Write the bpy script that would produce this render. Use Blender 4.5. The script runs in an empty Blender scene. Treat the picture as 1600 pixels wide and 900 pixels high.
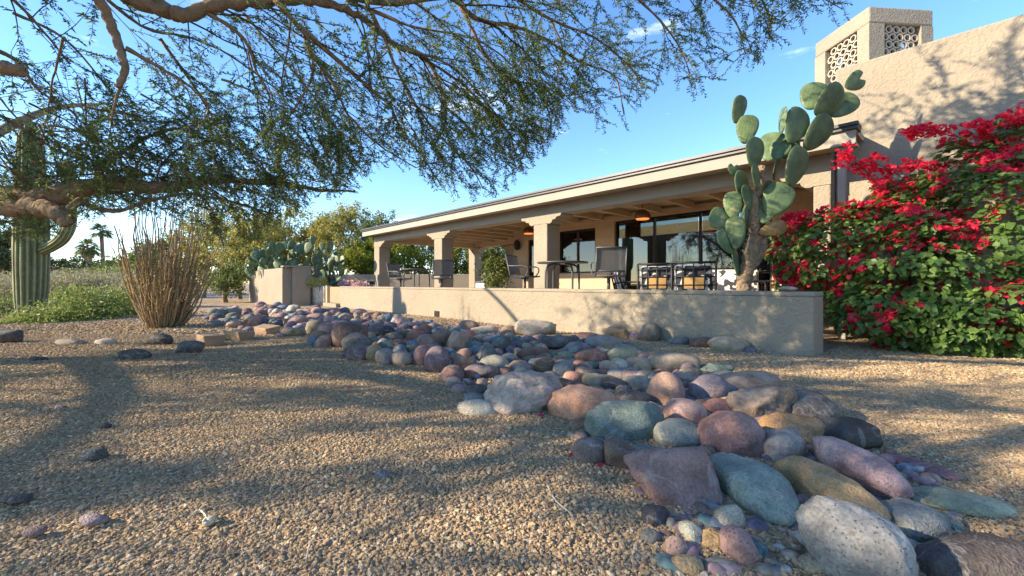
import bpy, bmesh, math, random
import numpy as np
from mathutils import Vector, Matrix, Euler

# ---------------------------------------------------------------- camera, sky, sun, exposure
scene = bpy.context.scene
F, H, HOR = 660.0, 0.74, 443.0          # focal length in photo pixels, eye height, horizon row
SUN_AZ = Vector((-0.975, -0.22, 0)).normalized()   # horizontal direction towards the sun
SUN_EL = math.radians(24)
cam_d = bpy.data.cameras.new('camera'); cam = bpy.data.objects.new('camera', cam_d)
scene.collection.objects.link(cam); scene.camera = cam
cam.location = (0, 0, H); cam.rotation_euler = (math.radians(90), 0, 0)
cam_d.sensor_width = 36; cam_d.lens = 36 * F / 1600; cam_d.shift_y = -(450 - HOR) / 1600
cam_d.clip_start = 0.05; cam_d.clip_end = 2000

world = bpy.data.worlds.new('World'); scene.world = world; world.use_nodes = True
wn = world.node_tree; wn.nodes.clear()
def N(nt, typ, **kw):
    n = nt.nodes.new(typ)
    for k, v in kw.items(): setattr(n, k, v)
    return n
sky = N(wn, 'ShaderNodeTexSky'); sky.sky_type = 'NISHITA'; sky.sun_disc = False
sky.sun_elevation = SUN_EL
sky.sun_rotation = math.atan2(SUN_AZ.x, SUN_AZ.y)
sky.air_density = 1.0; sky.dust_density = 0.1; sky.ozone_density = 3.5
tc = N(wn, 'ShaderNodeTexCoord'); mp = N(wn, 'ShaderNodeMapping'); mp.inputs['Scale'].default_value = (1.6, 1.6, 7.0)
cn = N(wn, 'ShaderNodeTexNoise'); cn.inputs['Scale'].default_value = 2.2; cn.inputs['Detail'].default_value = 7; cn.inputs['Roughness'].default_value = 0.62
cr = N(wn, 'ShaderNodeValToRGB'); cr.color_ramp.elements[0].position = 0.60; cr.color_ramp.elements[1].position = 0.80
cmix = N(wn, 'ShaderNodeMixRGB'); cmix.inputs[2].default_value = (7.5, 7.8, 8.4, 1)
hs = N(wn, 'ShaderNodeHueSaturation'); hs.inputs['Saturation'].default_value = 1.12; hs.inputs['Hue'].default_value = 0.504
bg = N(wn, 'ShaderNodeBackground'); bg.inputs['Strength'].default_value = 0.15
wo = N(wn, 'ShaderNodeOutputWorld')
L = wn.links.new
L(tc.outputs['Generated'], mp.inputs['Vector']); L(mp.outputs[0], cn.inputs['Vector']); L(cn.outputs['Fac'], cr.inputs['Fac'])
L(sky.outputs[0], hs.inputs['Color']); L(hs.outputs[0], cmix.inputs[1])
cm = N(wn, 'ShaderNodeMath', operation='MULTIPLY'); cm.inputs[1].default_value = 0.55
L(cr.outputs['Color'], cm.inputs[0]); L(cm.outputs[0], cmix.inputs[0])
L(cmix.outputs[0], bg.inputs['Color']); L(bg.outputs[0], wo.inputs['Surface'])

sun_d = bpy.data.lights.new('sun', 'SUN'); sun = bpy.data.objects.new('sun', sun_d); scene.collection.objects.link(sun)
sun_d.energy = 4.6; sun_d.angle = math.radians(0.6); sun_d.color = (1.0, 0.83, 0.60)
sv = Vector((SUN_AZ.x * math.cos(SUN_EL), SUN_AZ.y * math.cos(SUN_EL), math.sin(SUN_EL)))
sun.rotation_euler = sv.to_track_quat('Z', 'Y').to_euler(); sun.location = sv * 40
scene.view_settings.view_transform = 'Standard'; scene.view_settings.look = 'None'
scene.view_settings.exposure = 1.38; scene.view_settings.gamma = 1.0; scene.view_settings.use_curve_mapping = False
scene.render.engine = 'CYCLES'
cy = scene.cycles
cy.use_denoising = True; cy.use_adaptive_sampling = True; cy.adaptive_threshold = 0.02
cy.max_bounces = 6; cy.diffuse_bounces = 3; cy.glossy_bounces = 3; cy.transmission_bounces = 4; cy.transparent_max_bounces = 8
cy.caustics_reflective = False; cy.caustics_refractive = False; cy.sample_clamp_indirect = 6

# ---------------------------------------------------------------- helpers
rng = random.Random(7); nrg = np.random.default_rng(7)
COL = scene.collection
def pix(px, py, Z):                     # a point Z metres ahead that shows at that place of the photograph
    return Vector(((px - 800) / F * Z, Z, H + (HOR - py) / F * Z))
def gnd(px, py, z=0.0):                 # a point on the ground
    Z = (H - z) * F / (py - HOR); return Vector(((px - 800) / F * Z, Z, z))
TH = math.atan2(620, F); D1 = Vector((-math.sin(TH), math.cos(TH), 0)); D2 = Vector((math.cos(TH), math.sin(TH), 0))
P0 = gnd(1271, 558)
def W(t, o, z=0.0):                     # house frame: t along the patio wall, o away from the yard
    p = P0 + D1 * t + D2 * o; return Vector((p.x, p.y, z))
def tpx(px, o):                         # t at which offset o shows in column px
    k = (px - 800) / F; b = P0 + D2 * o
    return (b.x - k * b.y) / (-D1.x + k * D1.y)
def zpy(py, t, o): return H + (HOR - py) / F * W(t, o).y

def link(o, parent=None):
    COL.objects.link(o)
    if parent is not None:
        o.parent = parent; 
    return o
def tag(o, label=None, cat=None, group=None, kind=None):
    if label: o['label'] = label
    if cat: o['category'] = cat
    if group: o['group'] = group
    if kind: o['kind'] = kind
    return o
def thing(name, label, cat, loc=(0, 0, 0), rz=0.0, group=None):
    o = bpy.data.objects.new(name, None); COL.objects.link(o); o.location = loc; o.rotation_euler = (0, 0, rz)
    o.empty_display_size = 0.1
    return tag(o, label, cat, group)
def mk(name, verts, faces, mat, parent=None, smooth=False, world=True):
    """One mesh object; with world=True the verts are world coordinates even under a parent."""
    me = bpy.data.meshes.new(name); me.from_pydata([tuple(v) for v in verts], [], faces)
    if mat: me.materials.append(mat)
    if smooth: me.polygons.foreach_set('use_smooth', [True] * len(me.polygons))
    return ob(name, me, parent, world)
def root_offset(p):
    v = Vector(p.location) 
    while p.parent: p = p.parent; v = v + Vector(p.location)
    return v
def ob(name, me, parent=None, world=True):
    o = bpy.data.objects.new(name, me); link(o, parent)
    if parent is not None and world:
        p = parent; off = Vector((0, 0, 0))
        while p is not None: off += Vector(p.location); p = p.parent
        o.location = -off
    return o
def npmesh(name, V, Fq, mat, smooth=False):
    me = bpy.data.meshes.new(name); V = np.asarray(V, np.float32); Fq = np.asarray(Fq, np.int32)
    k = Fq.shape[1]; nf = Fq.shape[0]
    me.vertices.add(len(V)); me.vertices.foreach_set('co', V.ravel())
    me.loops.add(nf * k); me.loops.foreach_set('vertex_index', Fq.ravel())
    me.polygons.add(nf); me.polygons.foreach_set('loop_start', np.arange(nf, dtype=np.int32) * k)
    me.polygons.foreach_set('loop_total', np.full(nf, k, np.int32))
    if smooth: me.polygons.foreach_set('use_smooth', np.ones(nf, bool))
    me.update(calc_edges=True); me.validate()
    if mat: me.materials.append(mat)
    return me
BOXF = [(0, 3, 2, 1), (4, 5, 6, 7), (0, 1, 5, 4), (1, 2, 6, 5), (2, 3, 7, 6), (3, 0, 4, 7)]
class MB:                               # collects shapes into one mesh
    def __init__(s): s.v = []; s.f = []
    def add(s, vs, fs):
        b = len(s.v); s.v += [Vector(v) for v in vs]; s.f += [tuple(i + b for i in f) for f in fs]; return s
    def box(s, x0, x1, y0, y1, z0, z1):
        return s.add([(x0, y0, z0), (x1, y0, z0), (x1, y1, z0), (x0, y1, z0), (x0, y0, z1), (x1, y0, z1), (x1, y1, z1), (x0, y1, z1)], BOXF)
    def hbox(s, t0, t1, o0, o1, z0, z1):
        t0, t1 = min(t0, t1), max(t0, t1)
        return s.add([W(t1, o0, z0), W(t0, o0, z0), W(t0, o1, z0), W(t1, o1, z0), W(t1, o0, z1), W(t0, o0, z1), W(t0, o1, z1), W(t1, o1, z1)], BOXF)
    def tube(s, pts, rad, n=6, cap=True):
        pts = [Vector(p) for p in pts]; m = len(pts)
        if not hasattr(rad, '__len__'): rad = [rad] * m
        b = len(s.v); up = Vector((0.13, 0.31, 0.94))
        for i, p in enumerate(pts):
            d = (pts[min(i + 1, m - 1)] - pts[max(i - 1, 0)])
            if d.length < 1e-9: d = Vector((0, 0, 1))
            d.normalize(); a = d.cross(up)
            if a.length < 1e-3: a = d.cross(Vector((1, 0, 0)))
            a.normalize(); c = d.cross(a)
            for k in range(n):
                th = 2 * math.pi * k / n; s.v.append(p + (a * math.cos(th) + c * math.sin(th)) * rad[i])
        for i in range(m - 1):
            for k in range(n):
                q = b + i * n
                s.f.append((q + k, q + (k + 1) % n, q + n + (k + 1) % n, q + n + k))
        if cap:
            s.f.append(tuple(b + k for k in range(n - 1, -1, -1))); s.f.append(tuple(b + (m - 1) * n + k for k in range(n)))
        return s
    def lathe(s, prof, n=16, c=(0, 0, 0)):
        b = len(s.v); c = Vector(c)
        for r, z in prof:
            for k in range(n):
                th = 2 * math.pi * k / n; s.v.append(c + Vector((r * math.cos(th), r * math.sin(th), z)))
        for i in range(len(prof) - 1):
            for k in range(n):
                q = b + i * n; s.f.append((q + k, q + (k + 1) % n, q + n + (k + 1) % n, q + n + k))
        s.f.append(tuple(b + k for k in range(n - 1, -1, -1))); s.f.append(tuple(b + (len(prof) - 1) * n + k for k in range(n)))
        return s
    def build(s, name, mat, parent=None, smooth=False, world=True, bevel=0.0, seg=2):
        o = mk(name, s.v, s.f, mat, parent, smooth, world)
        if bevel > 0:
            bm = bmesh.new(); bm.from_mesh(o.data)
            bmesh.ops.bevel(bm, geom=bm.edges[:], offset=bevel, segments=seg, affect='EDGES', profile=0.5)
            bm.to_mesh(o.data); bm.free()
        return o
def smoothcurve(pts, k=4):              # Catmull-Rom
    pts = [Vector(p) for p in pts]; out = []
    P = [pts[0] * 2 - pts[1]] + pts + [pts[-1] * 2 - pts[-2]]
    for i in range(1, len(P) - 2):
        for j in range(k):
            t = j / k; a, b, c, d = P[i - 1], P[i], P[i + 1], P[i + 2]
            out.append(0.5 * ((2 * b) + (c - a) * t + (2 * a - 5 * b + 4 * c - d) * t * t + (3 * b - a - 3 * c + d) * t ** 3))
    out.append(pts[-1]); return out
def unit(a): return a / np.maximum(np.linalg.norm(a, axis=-1, keepdims=True), 1e-9)
def leaf_quads(base, dirs, nrm, ln, wd):
    """rhombic leaves: base point, direction, face normal, length, width -> verts, quads"""
    base = np.asarray(base, float); d = unit(np.asarray(dirs, float)); s = unit(np.cross(d, np.asarray(nrm, float)))
    ln = np.broadcast_to(np.asarray(ln, float), (len(base),))[:, None]; wd = np.broadcast_to(np.asarray(wd, float), (len(base),))[:, None]
    V = np.stack([base, base + d * ln * .45 + s * wd * .5, base + d * ln, base + d * ln * .45 - s * wd * .5], 1).reshape(-1, 3)
    return V, np.arange(len(base) * 4).reshape(-1, 4)

# ---------------------------------------------------------------- materials
def newmat(name):
    m = bpy.data.materials.new(name); m.use_nodes = True
    nt = m.node_tree; b = nt.nodes['Principled BSDF']; return m, nt, b
def rgb(*c): return (c[0], c[1], c[2], 1)
def mat(name, col, rough=0.8, var=0.15, scale=6.0, bump=0.0, bscale=40.0, metal=0.0, dist=0.01, spec=0.3, rnd=0.0):
    m, nt, b = newmat(name); l = nt.links.new
    co = N(nt, 'ShaderNodeTexCoord'); no = N(nt, 'ShaderNodeTexNoise'); no.inputs['Scale'].default_value = scale; no.inputs['Detail'].default_value = 5
    l(co.outputs['Object'], no.inputs['Vector'])
    mx = N(nt, 'ShaderNodeMixRGB'); mx.inputs[1].default_value = rgb(*[c * (1 - var * 1.6) for c in col]); mx.inputs[2].default_value = rgb(*[min(1, c * (1 + var * 1.6)) for c in col])
    l(no.outputs['Fac'], mx.inputs[0]); last = mx.outputs[0]
    if rnd:
        g = N(nt, 'ShaderNodeNewGeometry'); h2 = N(nt, 'ShaderNodeHueSaturation'); mr = N(nt, 'ShaderNodeMapRange')
        mr.inputs['To Min'].default_value = 1 - rnd; mr.inputs['To Max'].default_value = 1 + rnd
        l(g.outputs['Random Per Island'], mr.inputs['Value']); l(mr.outputs[0], h2.inputs['Value']); l(last, h2.inputs['Color']); last = h2.outputs[0]
    l(last, b.inputs['Base Color']); b.inputs['Roughness'].default_value = rough; b.inputs['Metallic'].default_value = metal
    b.inputs['Specular IOR Level'].default_value = spec
    if bump:
        n2 = N(nt, 'ShaderNodeTexNoise'); n2.inputs['Scale'].default_value = bscale; n2.inputs['Detail'].default_value = 4
        l(co.outputs['Object'], n2.inputs['Vector']); bp = N(nt, 'ShaderNodeBump'); bp.inputs['Strength'].default_value = bump; bp.inputs['Distance'].default_value = dist
        l(n2.outputs['Fac'], bp.inputs['Height']); l(bp.outputs[0], b.inputs['Normal'])
    return m
def stucco(name, col, scale=13.0, strength=0.42, dist=0.014):
    m, nt, b = newmat(name); l = nt.links.new
    co = N(nt, 'ShaderNodeTexCoord')
    n1 = N(nt, 'ShaderNodeTexNoise'); n1.inputs['Scale'].default_value = scale; n1.inputs['Detail'].default_value = 3; n1.inputs['Distortion'].default_value = 1.6
    n2 = N(nt, 'ShaderNodeTexNoise'); n2.inputs['Scale'].default_value = 70; n2.inputs['Detail'].default_value = 3
    n3 = N(nt, 'ShaderNodeTexNoise'); n3.inputs['Scale'].default_value = 0.9; n3.inputs['Detail'].default_value = 6
    for n in (n1, n2, n3): l(co.outputs['Object'], n.inputs['Vector'])
    r = N(nt, 'ShaderNodeValToRGB'); r.color_ramp.elements[0].position = 0.44; r.color_ramp.elements[1].position = 0.56
    l(n1.outputs['Fac'], r.inputs['Fac'])
    ad = N(nt, 'ShaderNodeMath', operation='MULTIPLY_ADD'); ad.inputs[1].default_value = 0.16
    l(n2.outputs['Fac'], ad.inputs[0]); l(r.outputs[0], ad.inputs[2])
    bp = N(nt, 'ShaderNodeBump'); bp.inputs['Strength'].default_value = strength; bp.inputs['Distance'].default_value = dist
    l(ad.outputs[0], bp.inputs['Height']); l(bp.outputs[0], b.inputs['Normal'])
    n3.inputs['Roughness'].default_value = .7
    mx = N(nt, 'ShaderNodeMixRGB'); mx.inputs[1].default_value = rgb(*[c * .68 for c in col]); mx.inputs[2].default_value = rgb(*[c * 1.25 for c in col])
    l(n3.outputs['Fac'], mx.inputs[0]); l(mx.outputs[0], b.inputs['Base Color']); b.inputs['Roughness'].default_value = 0.92; b.inputs['Specular IOR Level'].default_value = 0.15
    return m
def leafmat(name, c1, c2, trans=0.35, rough=0.55, spec=0.3):
    m, nt, b = newmat(name); l = nt.links.new
    g = N(nt, 'ShaderNodeNewGeometry'); r = N(nt, 'ShaderNodeValToRGB')
    r.color_ramp.elements[0].color = rgb(*c1); r.color_ramp.elements[1].color = rgb(*c2)
    l(g.outputs['Random Per Island'], r.inputs['Fac']); l(r.outputs[0], b.inputs['Base Color'])
    b.inputs['Roughness'].default_value = rough; b.inputs['Specular IOR Level'].default_value = spec
    t = N(nt, 'ShaderNodeBsdfTranslucent'); l(r.outputs[0], t.inputs['Color'])
    mx = N(nt, 'ShaderNodeMixShader'); mx.inputs[0].default_value = trans
    l(b.outputs[0], mx.inputs[1]); l(t.outputs[0], mx.inputs[2]); l(mx.outputs[0], nt.nodes['Material Output'].inputs['Surface'])
    return m
def rockmat(name, kind):
    m, nt, b = newmat(name); l = nt.links.new
    oi = N(nt, 'ShaderNodeObjectInfo'); co = N(nt, 'ShaderNodeTexCoord')
    vm = N(nt, 'ShaderNodeVectorMath', operation='ADD'); sc = N(nt, 'ShaderNodeVectorMath', operation='SCALE'); sc.inputs[3].default_value = 1.0
    l(co.outputs['Object'], vm.inputs[0]); l(oi.outputs['Location'], vm.inputs[1])
    n1 = N(nt, 'ShaderNodeTexNoise'); n1.inputs['Scale'].default_value = 9; n1.inputs['Detail'].default_value = 7; n1.inputs['Roughness'].default_value = .65
    n2 = N(nt, 'ShaderNodeTexNoise'); n2.inputs['Scale'].default_value = 130; n2.inputs['Detail'].default_value = 3
    vo = N(nt, 'ShaderNodeTexVoronoi'); vo.inputs['Scale'].default_value = 95
    for n in (n1, n2, vo): l(vm.outputs[0], n.inputs['Vector'])
    # large patches + fine speckle around the stone's own colour
    r1 = N(nt, 'ShaderNodeMapRange'); r1.inputs['From Min'].default_value = .3; r1.inputs['From Max'].default_value = .7
    r1.inputs['To Min'].default_value = .48; r1.inputs['To Max'].default_value = 1.38; l(n1.outputs['Fac'], r1.inputs['Value'])
    r2 = N(nt, 'ShaderNodeMapRange'); r2.inputs['From Min'].default_value = .3; r2.inputs['From Max'].default_value = .7
    r2.inputs['To Min'].default_value = .75; r2.inputs['To Max'].default_value = 1.25; l(n2.outputs['Fac'], r2.inputs['Value'])
    mu = N(nt, 'ShaderNodeMath', operation='MULTIPLY'); l(r1.outputs[0], mu.inputs[0]); l(r2.outputs[0], mu.inputs[1])
    vs = N(nt, 'ShaderNodeVectorMath', operation='SCALE'); l(oi.outputs['Color'], vs.inputs[0]); l(mu.outputs[0], vs.inputs[3])
    # dusty tan film in patches
    n4 = N(nt, 'ShaderNodeTexNoise'); n4.inputs['Scale'].default_value = 4.5; n4.inputs['Detail'].default_value = 5; l(vm.outputs[0], n4.inputs['Vector'])
    r4 = N(nt, 'ShaderNodeValToRGB'); r4.color_ramp.elements[0].position = .52; r4.color_ramp.elements[1].position = .75; l(n4.outputs['Fac'], r4.inputs['Fac'])
    m4 = N(nt, 'ShaderNodeMath', operation='MULTIPLY'); m4.inputs[1].default_value = .25 if kind != 'crust' else .6; l(r4.outputs[0], m4.inputs[0])
    mx = N(nt, 'ShaderNodeMixRGB'); mx.inputs[2].default_value = rgb(.42, .36, .29); l(vs.outputs[0], mx.inputs[1]); l(m4.outputs[0], mx.inputs[0])
    col = mx.outputs[0]
    n5 = N(nt, 'ShaderNodeTexNoise'); n5.inputs['Scale'].default_value = 6; n5.inputs['Detail'].default_value = 3; n5.inputs['Distortion'].default_value = .8; l(vm.outputs[0], n5.inputs['Vector'])
    sb = N(nt, 'ShaderNodeMath', operation='SUBTRACT'); sb.inputs[1].default_value = .5; l(n5.outputs['Fac'], sb.inputs[0]); ab = N(nt, 'ShaderNodeMath', operation='ABSOLUTE'); l(sb.outputs[0], ab.inputs[0])
    vr = N(nt, 'ShaderNodeMapRange'); vr.inputs['From Min'].default_value = .004; vr.inputs['From Max'].default_value = .018; vr.inputs['To Min'].default_value = .28; vr.inputs['To Max'].default_value = 0; l(ab.outputs[0], vr.inputs['Value'])
    mv = N(nt, 'ShaderNodeMixRGB'); mv.inputs[2].default_value = rgb(.46, .43, .39) if kind != 'pit' else rgb(.12, .09, .08); l(vr.outputs[0], mv.inputs[0]); l(col, mv.inputs[1]); col = mv.outputs[0]
    bp = N(nt, 'ShaderNodeBump')
    if kind == 'pit':
        rp = N(nt, 'ShaderNodeValToRGB'); rp.color_ramp.elements[0].position = .05; rp.color_ramp.elements[1].position = .28; l(vo.outputs['Distance'], rp.inputs['Fac'])
        pm = N(nt, 'ShaderNodeMapRange'); pm.inputs['From Min'].default_value = .42; pm.inputs['From Max'].default_value = .62; pm.inputs['To Max'].default_value = .75; l(n1.outputs['Fac'], pm.inputs['Value'])
        m5 = N(nt, 'ShaderNodeMixRGB', blend_type='MULTIPLY'); l(pm.outputs[0], m5.inputs[0]); l(col, m5.inputs[1]); l(rp.outputs[0], m5.inputs[2]); col = m5.outputs[0]
        l(rp.outputs[0], bp.inputs['Height']); bp.inputs['Strength'].default_value = .6; bp.inputs['Distance'].default_value = .008
    elif kind == 'crust':
        l(n1.outputs['Fac'], bp.inputs['Height']); bp.inputs['Strength'].default_value = 1.0; bp.inputs['Distance'].default_value = .05
    else:
        l(mu.outputs[0], bp.inputs['Height']); bp.inputs['Strength'].default_value = .6; bp.inputs['Distance'].default_value = .016
    l(col, b.inputs['Base Color']); l(bp.outputs[0], b.inputs['Normal'])
    b.inputs['Roughness'].default_value = .72 if kind == 'smooth' else .88; b.inputs['Specular IOR Level'].default_value = .3
    return m
M = {}
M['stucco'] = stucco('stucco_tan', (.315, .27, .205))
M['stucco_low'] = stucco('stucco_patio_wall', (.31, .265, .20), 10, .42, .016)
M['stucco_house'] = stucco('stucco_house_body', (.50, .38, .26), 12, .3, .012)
M['trim'] = mat('painted_wood_trim', (.315, .285, .24), .7, .08, 3, .15, 60)
M['trimwarm'] = mat('painted_wood_warm', (.47, .35, .23), .7, .1, 3, .15, 60)
M['gutter'] = mat('dark_metal_edge', (.075, .075, .08), .45, .1, 5, metal=.4)
M['bronze'] = mat('dark_bronze_frame', (.035, .028, .022), .45, .1, 5, metal=.4)
M['metal'] = mat('grey_powder_coat', (.085, .09, .095), .45, .1, 30, metal=.3)
M['iron'] = mat('dark_cast_iron', (.03, .03, .033), .5, .15, 20, metal=.4)
M['sling'] = mat('grey_sling_mesh', (.16, .155, .15), .8, .12, 200, .3, 300, dist=.003)
def see_through(m, f):
    nt = m.node_tree; t = N(nt, 'ShaderNodeBsdfTransparent'); mx = N(nt, 'ShaderNodeMixShader'); mx.inputs[0].default_value = f
    nt.links.new(nt.nodes['Principled BSDF'].outputs[0], mx.inputs[1]); nt.links.new(t.outputs[0], mx.inputs[2]); nt.links.new(mx.outputs[0], nt.nodes['Material Output'].inputs['Surface'])
see_through(M['sling'], .32)
M['white'] = mat('white_enamel', (.72, .70, .66), .5, .05)
M['cream'] = mat('cream_fabric', (.62, .53, .42), .9, .1, 20)
M['terra'] = mat('terracotta', (.42, .2, .11), .8, .15)
M['pot'] = mat('dark_glazed_pot', (.05, .045, .04), .35, .15)
M['floor'] = mat('patio_concrete', (.42, .35, .28), .85, .12, 2, .1, 60)
M['asphalt'] = mat('driveway_asphalt', (.17, .17, .18), .9, .12, 3, .2, 200)
M['bark'] = mat('mesquite_bark', (.25, .175, .115), .95, .35, 14, .9, 30, dist=.03)
M['twig'] = mat('twig_bark', (.12, .085, .06), .9, .25, 20)
M['mesq'] = leafmat('mesquite_leaf', (.075, .13, .04), (.22, .285, .085), .55)
M['stone'] = rockmat('river_stone', 'smooth'); M['pit'] = rockmat('pitted_stone', 'pit'); M['crust'] = rockmat('crusted_stone', 'crust')

# ================================================================ THE GROUND
def ground_material():
    m, nt, b = newmat('gravel_ground'); l = nt.links.new
    co = N(nt, 'ShaderNodeTexCoord')
    v1 = N(nt, 'ShaderNodeTexVoronoi'); v1.inputs['Scale'].default_value = 46; v1.inputs['Randomness'].default_value = 1
    v2 = N(nt, 'ShaderNodeTexVoronoi'); v2.inputs['Scale'].default_value = 19
    n1 = N(nt, 'ShaderNodeTexNoise'); n1.inputs['Scale'].default_value = .7; n1.inputs['Detail'].default_value = 8; n1.inputs['Roughness'].default_value = .65
    for n in (v1, v2, n1): l(co.outputs['Object'], n.inputs['Vector'])
    r = N(nt, 'ShaderNodeValToRGB'); e = r.color_ramp.elements
    e[0].position = 0; e[0].color = rgb(.21, .15, .095); e[1].position = 1; e[1].color = rgb(.50, .42, .31)
    for p, c in ((.3, (.37, .27, .165)), (.6, (.44, .33, .205)), (.85, (.31, .245, .18))):
        q = e.new(p); q.color = rgb(*c)
    sp = N(nt, 'ShaderNodeSeparateColor'); l(v1.outputs['Color'], sp.inputs[0]); l(sp.outputs[0], r.inputs['Fac'])
    mr = N(nt, 'ShaderNodeMapRange'); mr.inputs['From Min'].default_value = .3; mr.inputs['From Max'].default_value = .7; mr.inputs['To Min'].default_value = .78; mr.inputs['To Max'].default_value = 1.15
    l(n1.outputs['Fac'], mr.inputs['Value'])
    vs = N(nt, 'ShaderNodeVectorMath', operation='SCALE'); l(r.outputs[0], vs.inputs[0]); l(mr.outputs[0], vs.inputs[3]); l(vs.outputs[0], b.inputs['Base Color'])
    ad = N(nt, 'ShaderNodeMath', operation='ADD'); l(v1.outputs['Distance'], ad.inputs[0]); l(v2.outputs['Distance'], ad.inputs[1])
    bp = N(nt, 'ShaderNodeBump'); bp.inputs['Strength'].default_value = .9; bp.inputs['Distance'].default_value = .02; bp.invert = True
    l(ad.outputs[0], bp.inputs['Height']); l(bp.outputs[0], b.inputs['Normal']); b.inputs['Roughness'].default_value = .95; b.inputs['Specular IOR Level'].default_value = .1
    return m
M['ground'] = ground_material()
def ground_z(x, y):
    return 0.018 * math.sin(x * 1.3 + .6 * y) * math.sin(y * 1.1 - .4 * x) * min(1, max(0, (12 - abs(y - 4)) / 8)) * min(1, max(0, (9 - abs(x)) / 4))
def build_ground():
    xs = [-700, -200, -80, -40, -24] + list(np.arange(-16, 16.1, .4)) + [24, 40, 80, 200, 700]
    ys = [-300, -60, -20, -8] + list(np.arange(-3, 20.1, .4)) + [26, 34, 46, 70, 120, 300, 900]
    v = [(x, y, ground_z(x, y)) for y in ys for x in xs]; nx = len(xs)
    f = [(j * nx + i, j * nx + i + 1, (j + 1) * nx + i + 1, (j + 1) * nx + i) for j in range(len(ys) - 1) for i in range(nx - 1)]
    tag(mk('ground', v, f, M['ground'], smooth=True), 'tan decomposed gravel yard under the big tree', 'ground', kind='structure')
build_ground()

def build_gravel():
    """loose stones of the gravel: points with a size each, stones instanced on them by geometry nodes"""
    def zone(n, z0, z1, side):
        u = nrg.random(n); y = np.sqrt(z0 * z0 + u * (z1 * z1 - z0 * z0)); x = (nrg.random(n) * 2 - 1) * (1.3 * y + side)
        return np.stack([x, y], 1)
    pts = np.concatenate([zone(250000, .75, 3.2, .4), zone(180000, 3.2, 6.2, .5), zone(60000, 6.2, 11, .3)])
    siz = np.concatenate([nrg.gamma(4, .00072, 250000) + .0011, nrg.gamma(4, .0010, 180000) + .002, nrg.gamma(5, .0016, 60000) + .005])
    rel = pts - np.array([P0.x, P0.y]); oo = rel @ np.array([D2.x, D2.y]); tt = rel @ np.array([D1.x, D1.y])
    keep = ~((oo > -.005) & (tt > -.005)) & ~((oo > 2.45) & (tt > -9))
    pts, siz = pts[keep], siz[keep]
    z = np.array([ground_z(a, b) for a, b in pts]) + siz * .25
    me = bpy.data.meshes.new('gravel'); me.vertices.add(len(pts)); me.vertices.foreach_set('co', np.column_stack([pts, z]).astype(np.float32).ravel())
    a = me.attributes.new('size', 'FLOAT', 'POINT'); a.data.foreach_set('value', siz.astype(np.float32))
    o = ob('gravel', me); tag(o, 'loose tan gravel stones scattered over the yard', 'gravel', kind='stuff')
    m, nt, b = newmat('gravel_stone'); l = nt.links.new
    oi = N(nt, 'ShaderNodeObjectInfo'); r = N(nt, 'ShaderNodeValToRGB'); e = r.color_ramp.elements; r.color_ramp.interpolation = 'LINEAR'
    e[0].color = rgb(.17, .12, .075); e[1].color = rgb(.54, .43, .29)
    for p, c in ((.2, (.34, .245, .14)), (.4, (.40, .285, .16)), (.55, (.25, .19, .125)), (.7, (.41, .26, .135)), (.85, (.44, .34, .21))):
        q = e.new(p); q.color = rgb(*c)
    l(oi.outputs['Random'], r.inputs['Fac']); l(r.outputs[0], b.inputs['Base Color']); b.inputs['Roughness'].default_value = .85; b.inputs['Specular IOR Level'].default_value = .2
    g = bpy.data.node_groups.new('scatter_gravel', 'GeometryNodeTree')
    g.interface.new_socket('Geometry', in_out='INPUT', socket_type='NodeSocketGeometry'); g.interface.new_socket('Geometry', in_out='OUTPUT', socket_type='NodeSocketGeometry')
    gi = N(g, 'NodeGroupInput'); go = N(g, 'NodeGroupOutput'); l = g.links.new
    join = N(g, 'GeometryNodeJoinGeometry')
    for k in range(4):
        ic = N(g, 'GeometryNodeMeshIcoSphere'); ic.inputs['Radius'].default_value = 1; ic.inputs['Subdivisions'].default_value = 2
        no = N(g, 'ShaderNodeTexNoise'); no.noise_dimensions = '4D'; no.inputs['W'].default_value = k * 3.7; no.inputs['Scale'].default_value = .8
        sb = N(g, 'ShaderNodeVectorMath', operation='SUBTRACT'); sb.inputs[1].default_value = (.5, .5, .5); l(no.outputs['Color'], sb.inputs[0])
        s2 = N(g, 'ShaderNodeVectorMath', operation='SCALE'); s2.inputs[3].default_value = 2.6; l(sb.outputs[0], s2.inputs[0])
        sp = N(g, 'GeometryNodeSetPosition'); l(ic.outputs['Mesh'], sp.inputs['Geometry']); l(s2.outputs[0], sp.inputs['Offset'])
        tr = N(g, 'GeometryNodeTransform'); tr.inputs['Scale'].default_value = (1.15, .9, .62); l(sp.outputs[0], tr.inputs['Geometry'])
        sm = N(g, 'GeometryNodeSetMaterial'); sm.inputs['Material'].default_value = m; l(tr.outputs[0], sm.inputs['Geometry'])
        gt = N(g, 'GeometryNodeGeometryToInstance'); l(sm.outputs[0], gt.inputs[0]); l(gt.outputs[0], join.inputs[0])
    ip = N(g, 'GeometryNodeInstanceOnPoints'); l(gi.outputs[0], ip.inputs['Points']); l(join.outputs[0], ip.inputs['Instance']); ip.inputs['Pick Instance'].default_value = True
    rv = N(g, 'FunctionNodeRandomValue'); rv.data_type = 'FLOAT_VECTOR'; rv.inputs[0].default_value = (-.5, -.5, 0); rv.inputs[1].default_value = (.5, .5, 6.28)
    l(rv.outputs[0], ip.inputs['Rotation'])
    at = N(g, 'GeometryNodeInputNamedAttribute'); at.data_type = 'FLOAT'; at.inputs['Name'].default_value = 'size'; l(at.outputs[0], ip.inputs['Scale'])
    l(ip.outputs[0], go.inputs[0])
    o.modifiers.new('scatter', 'NODES').node_group = g
build_gravel()

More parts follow.
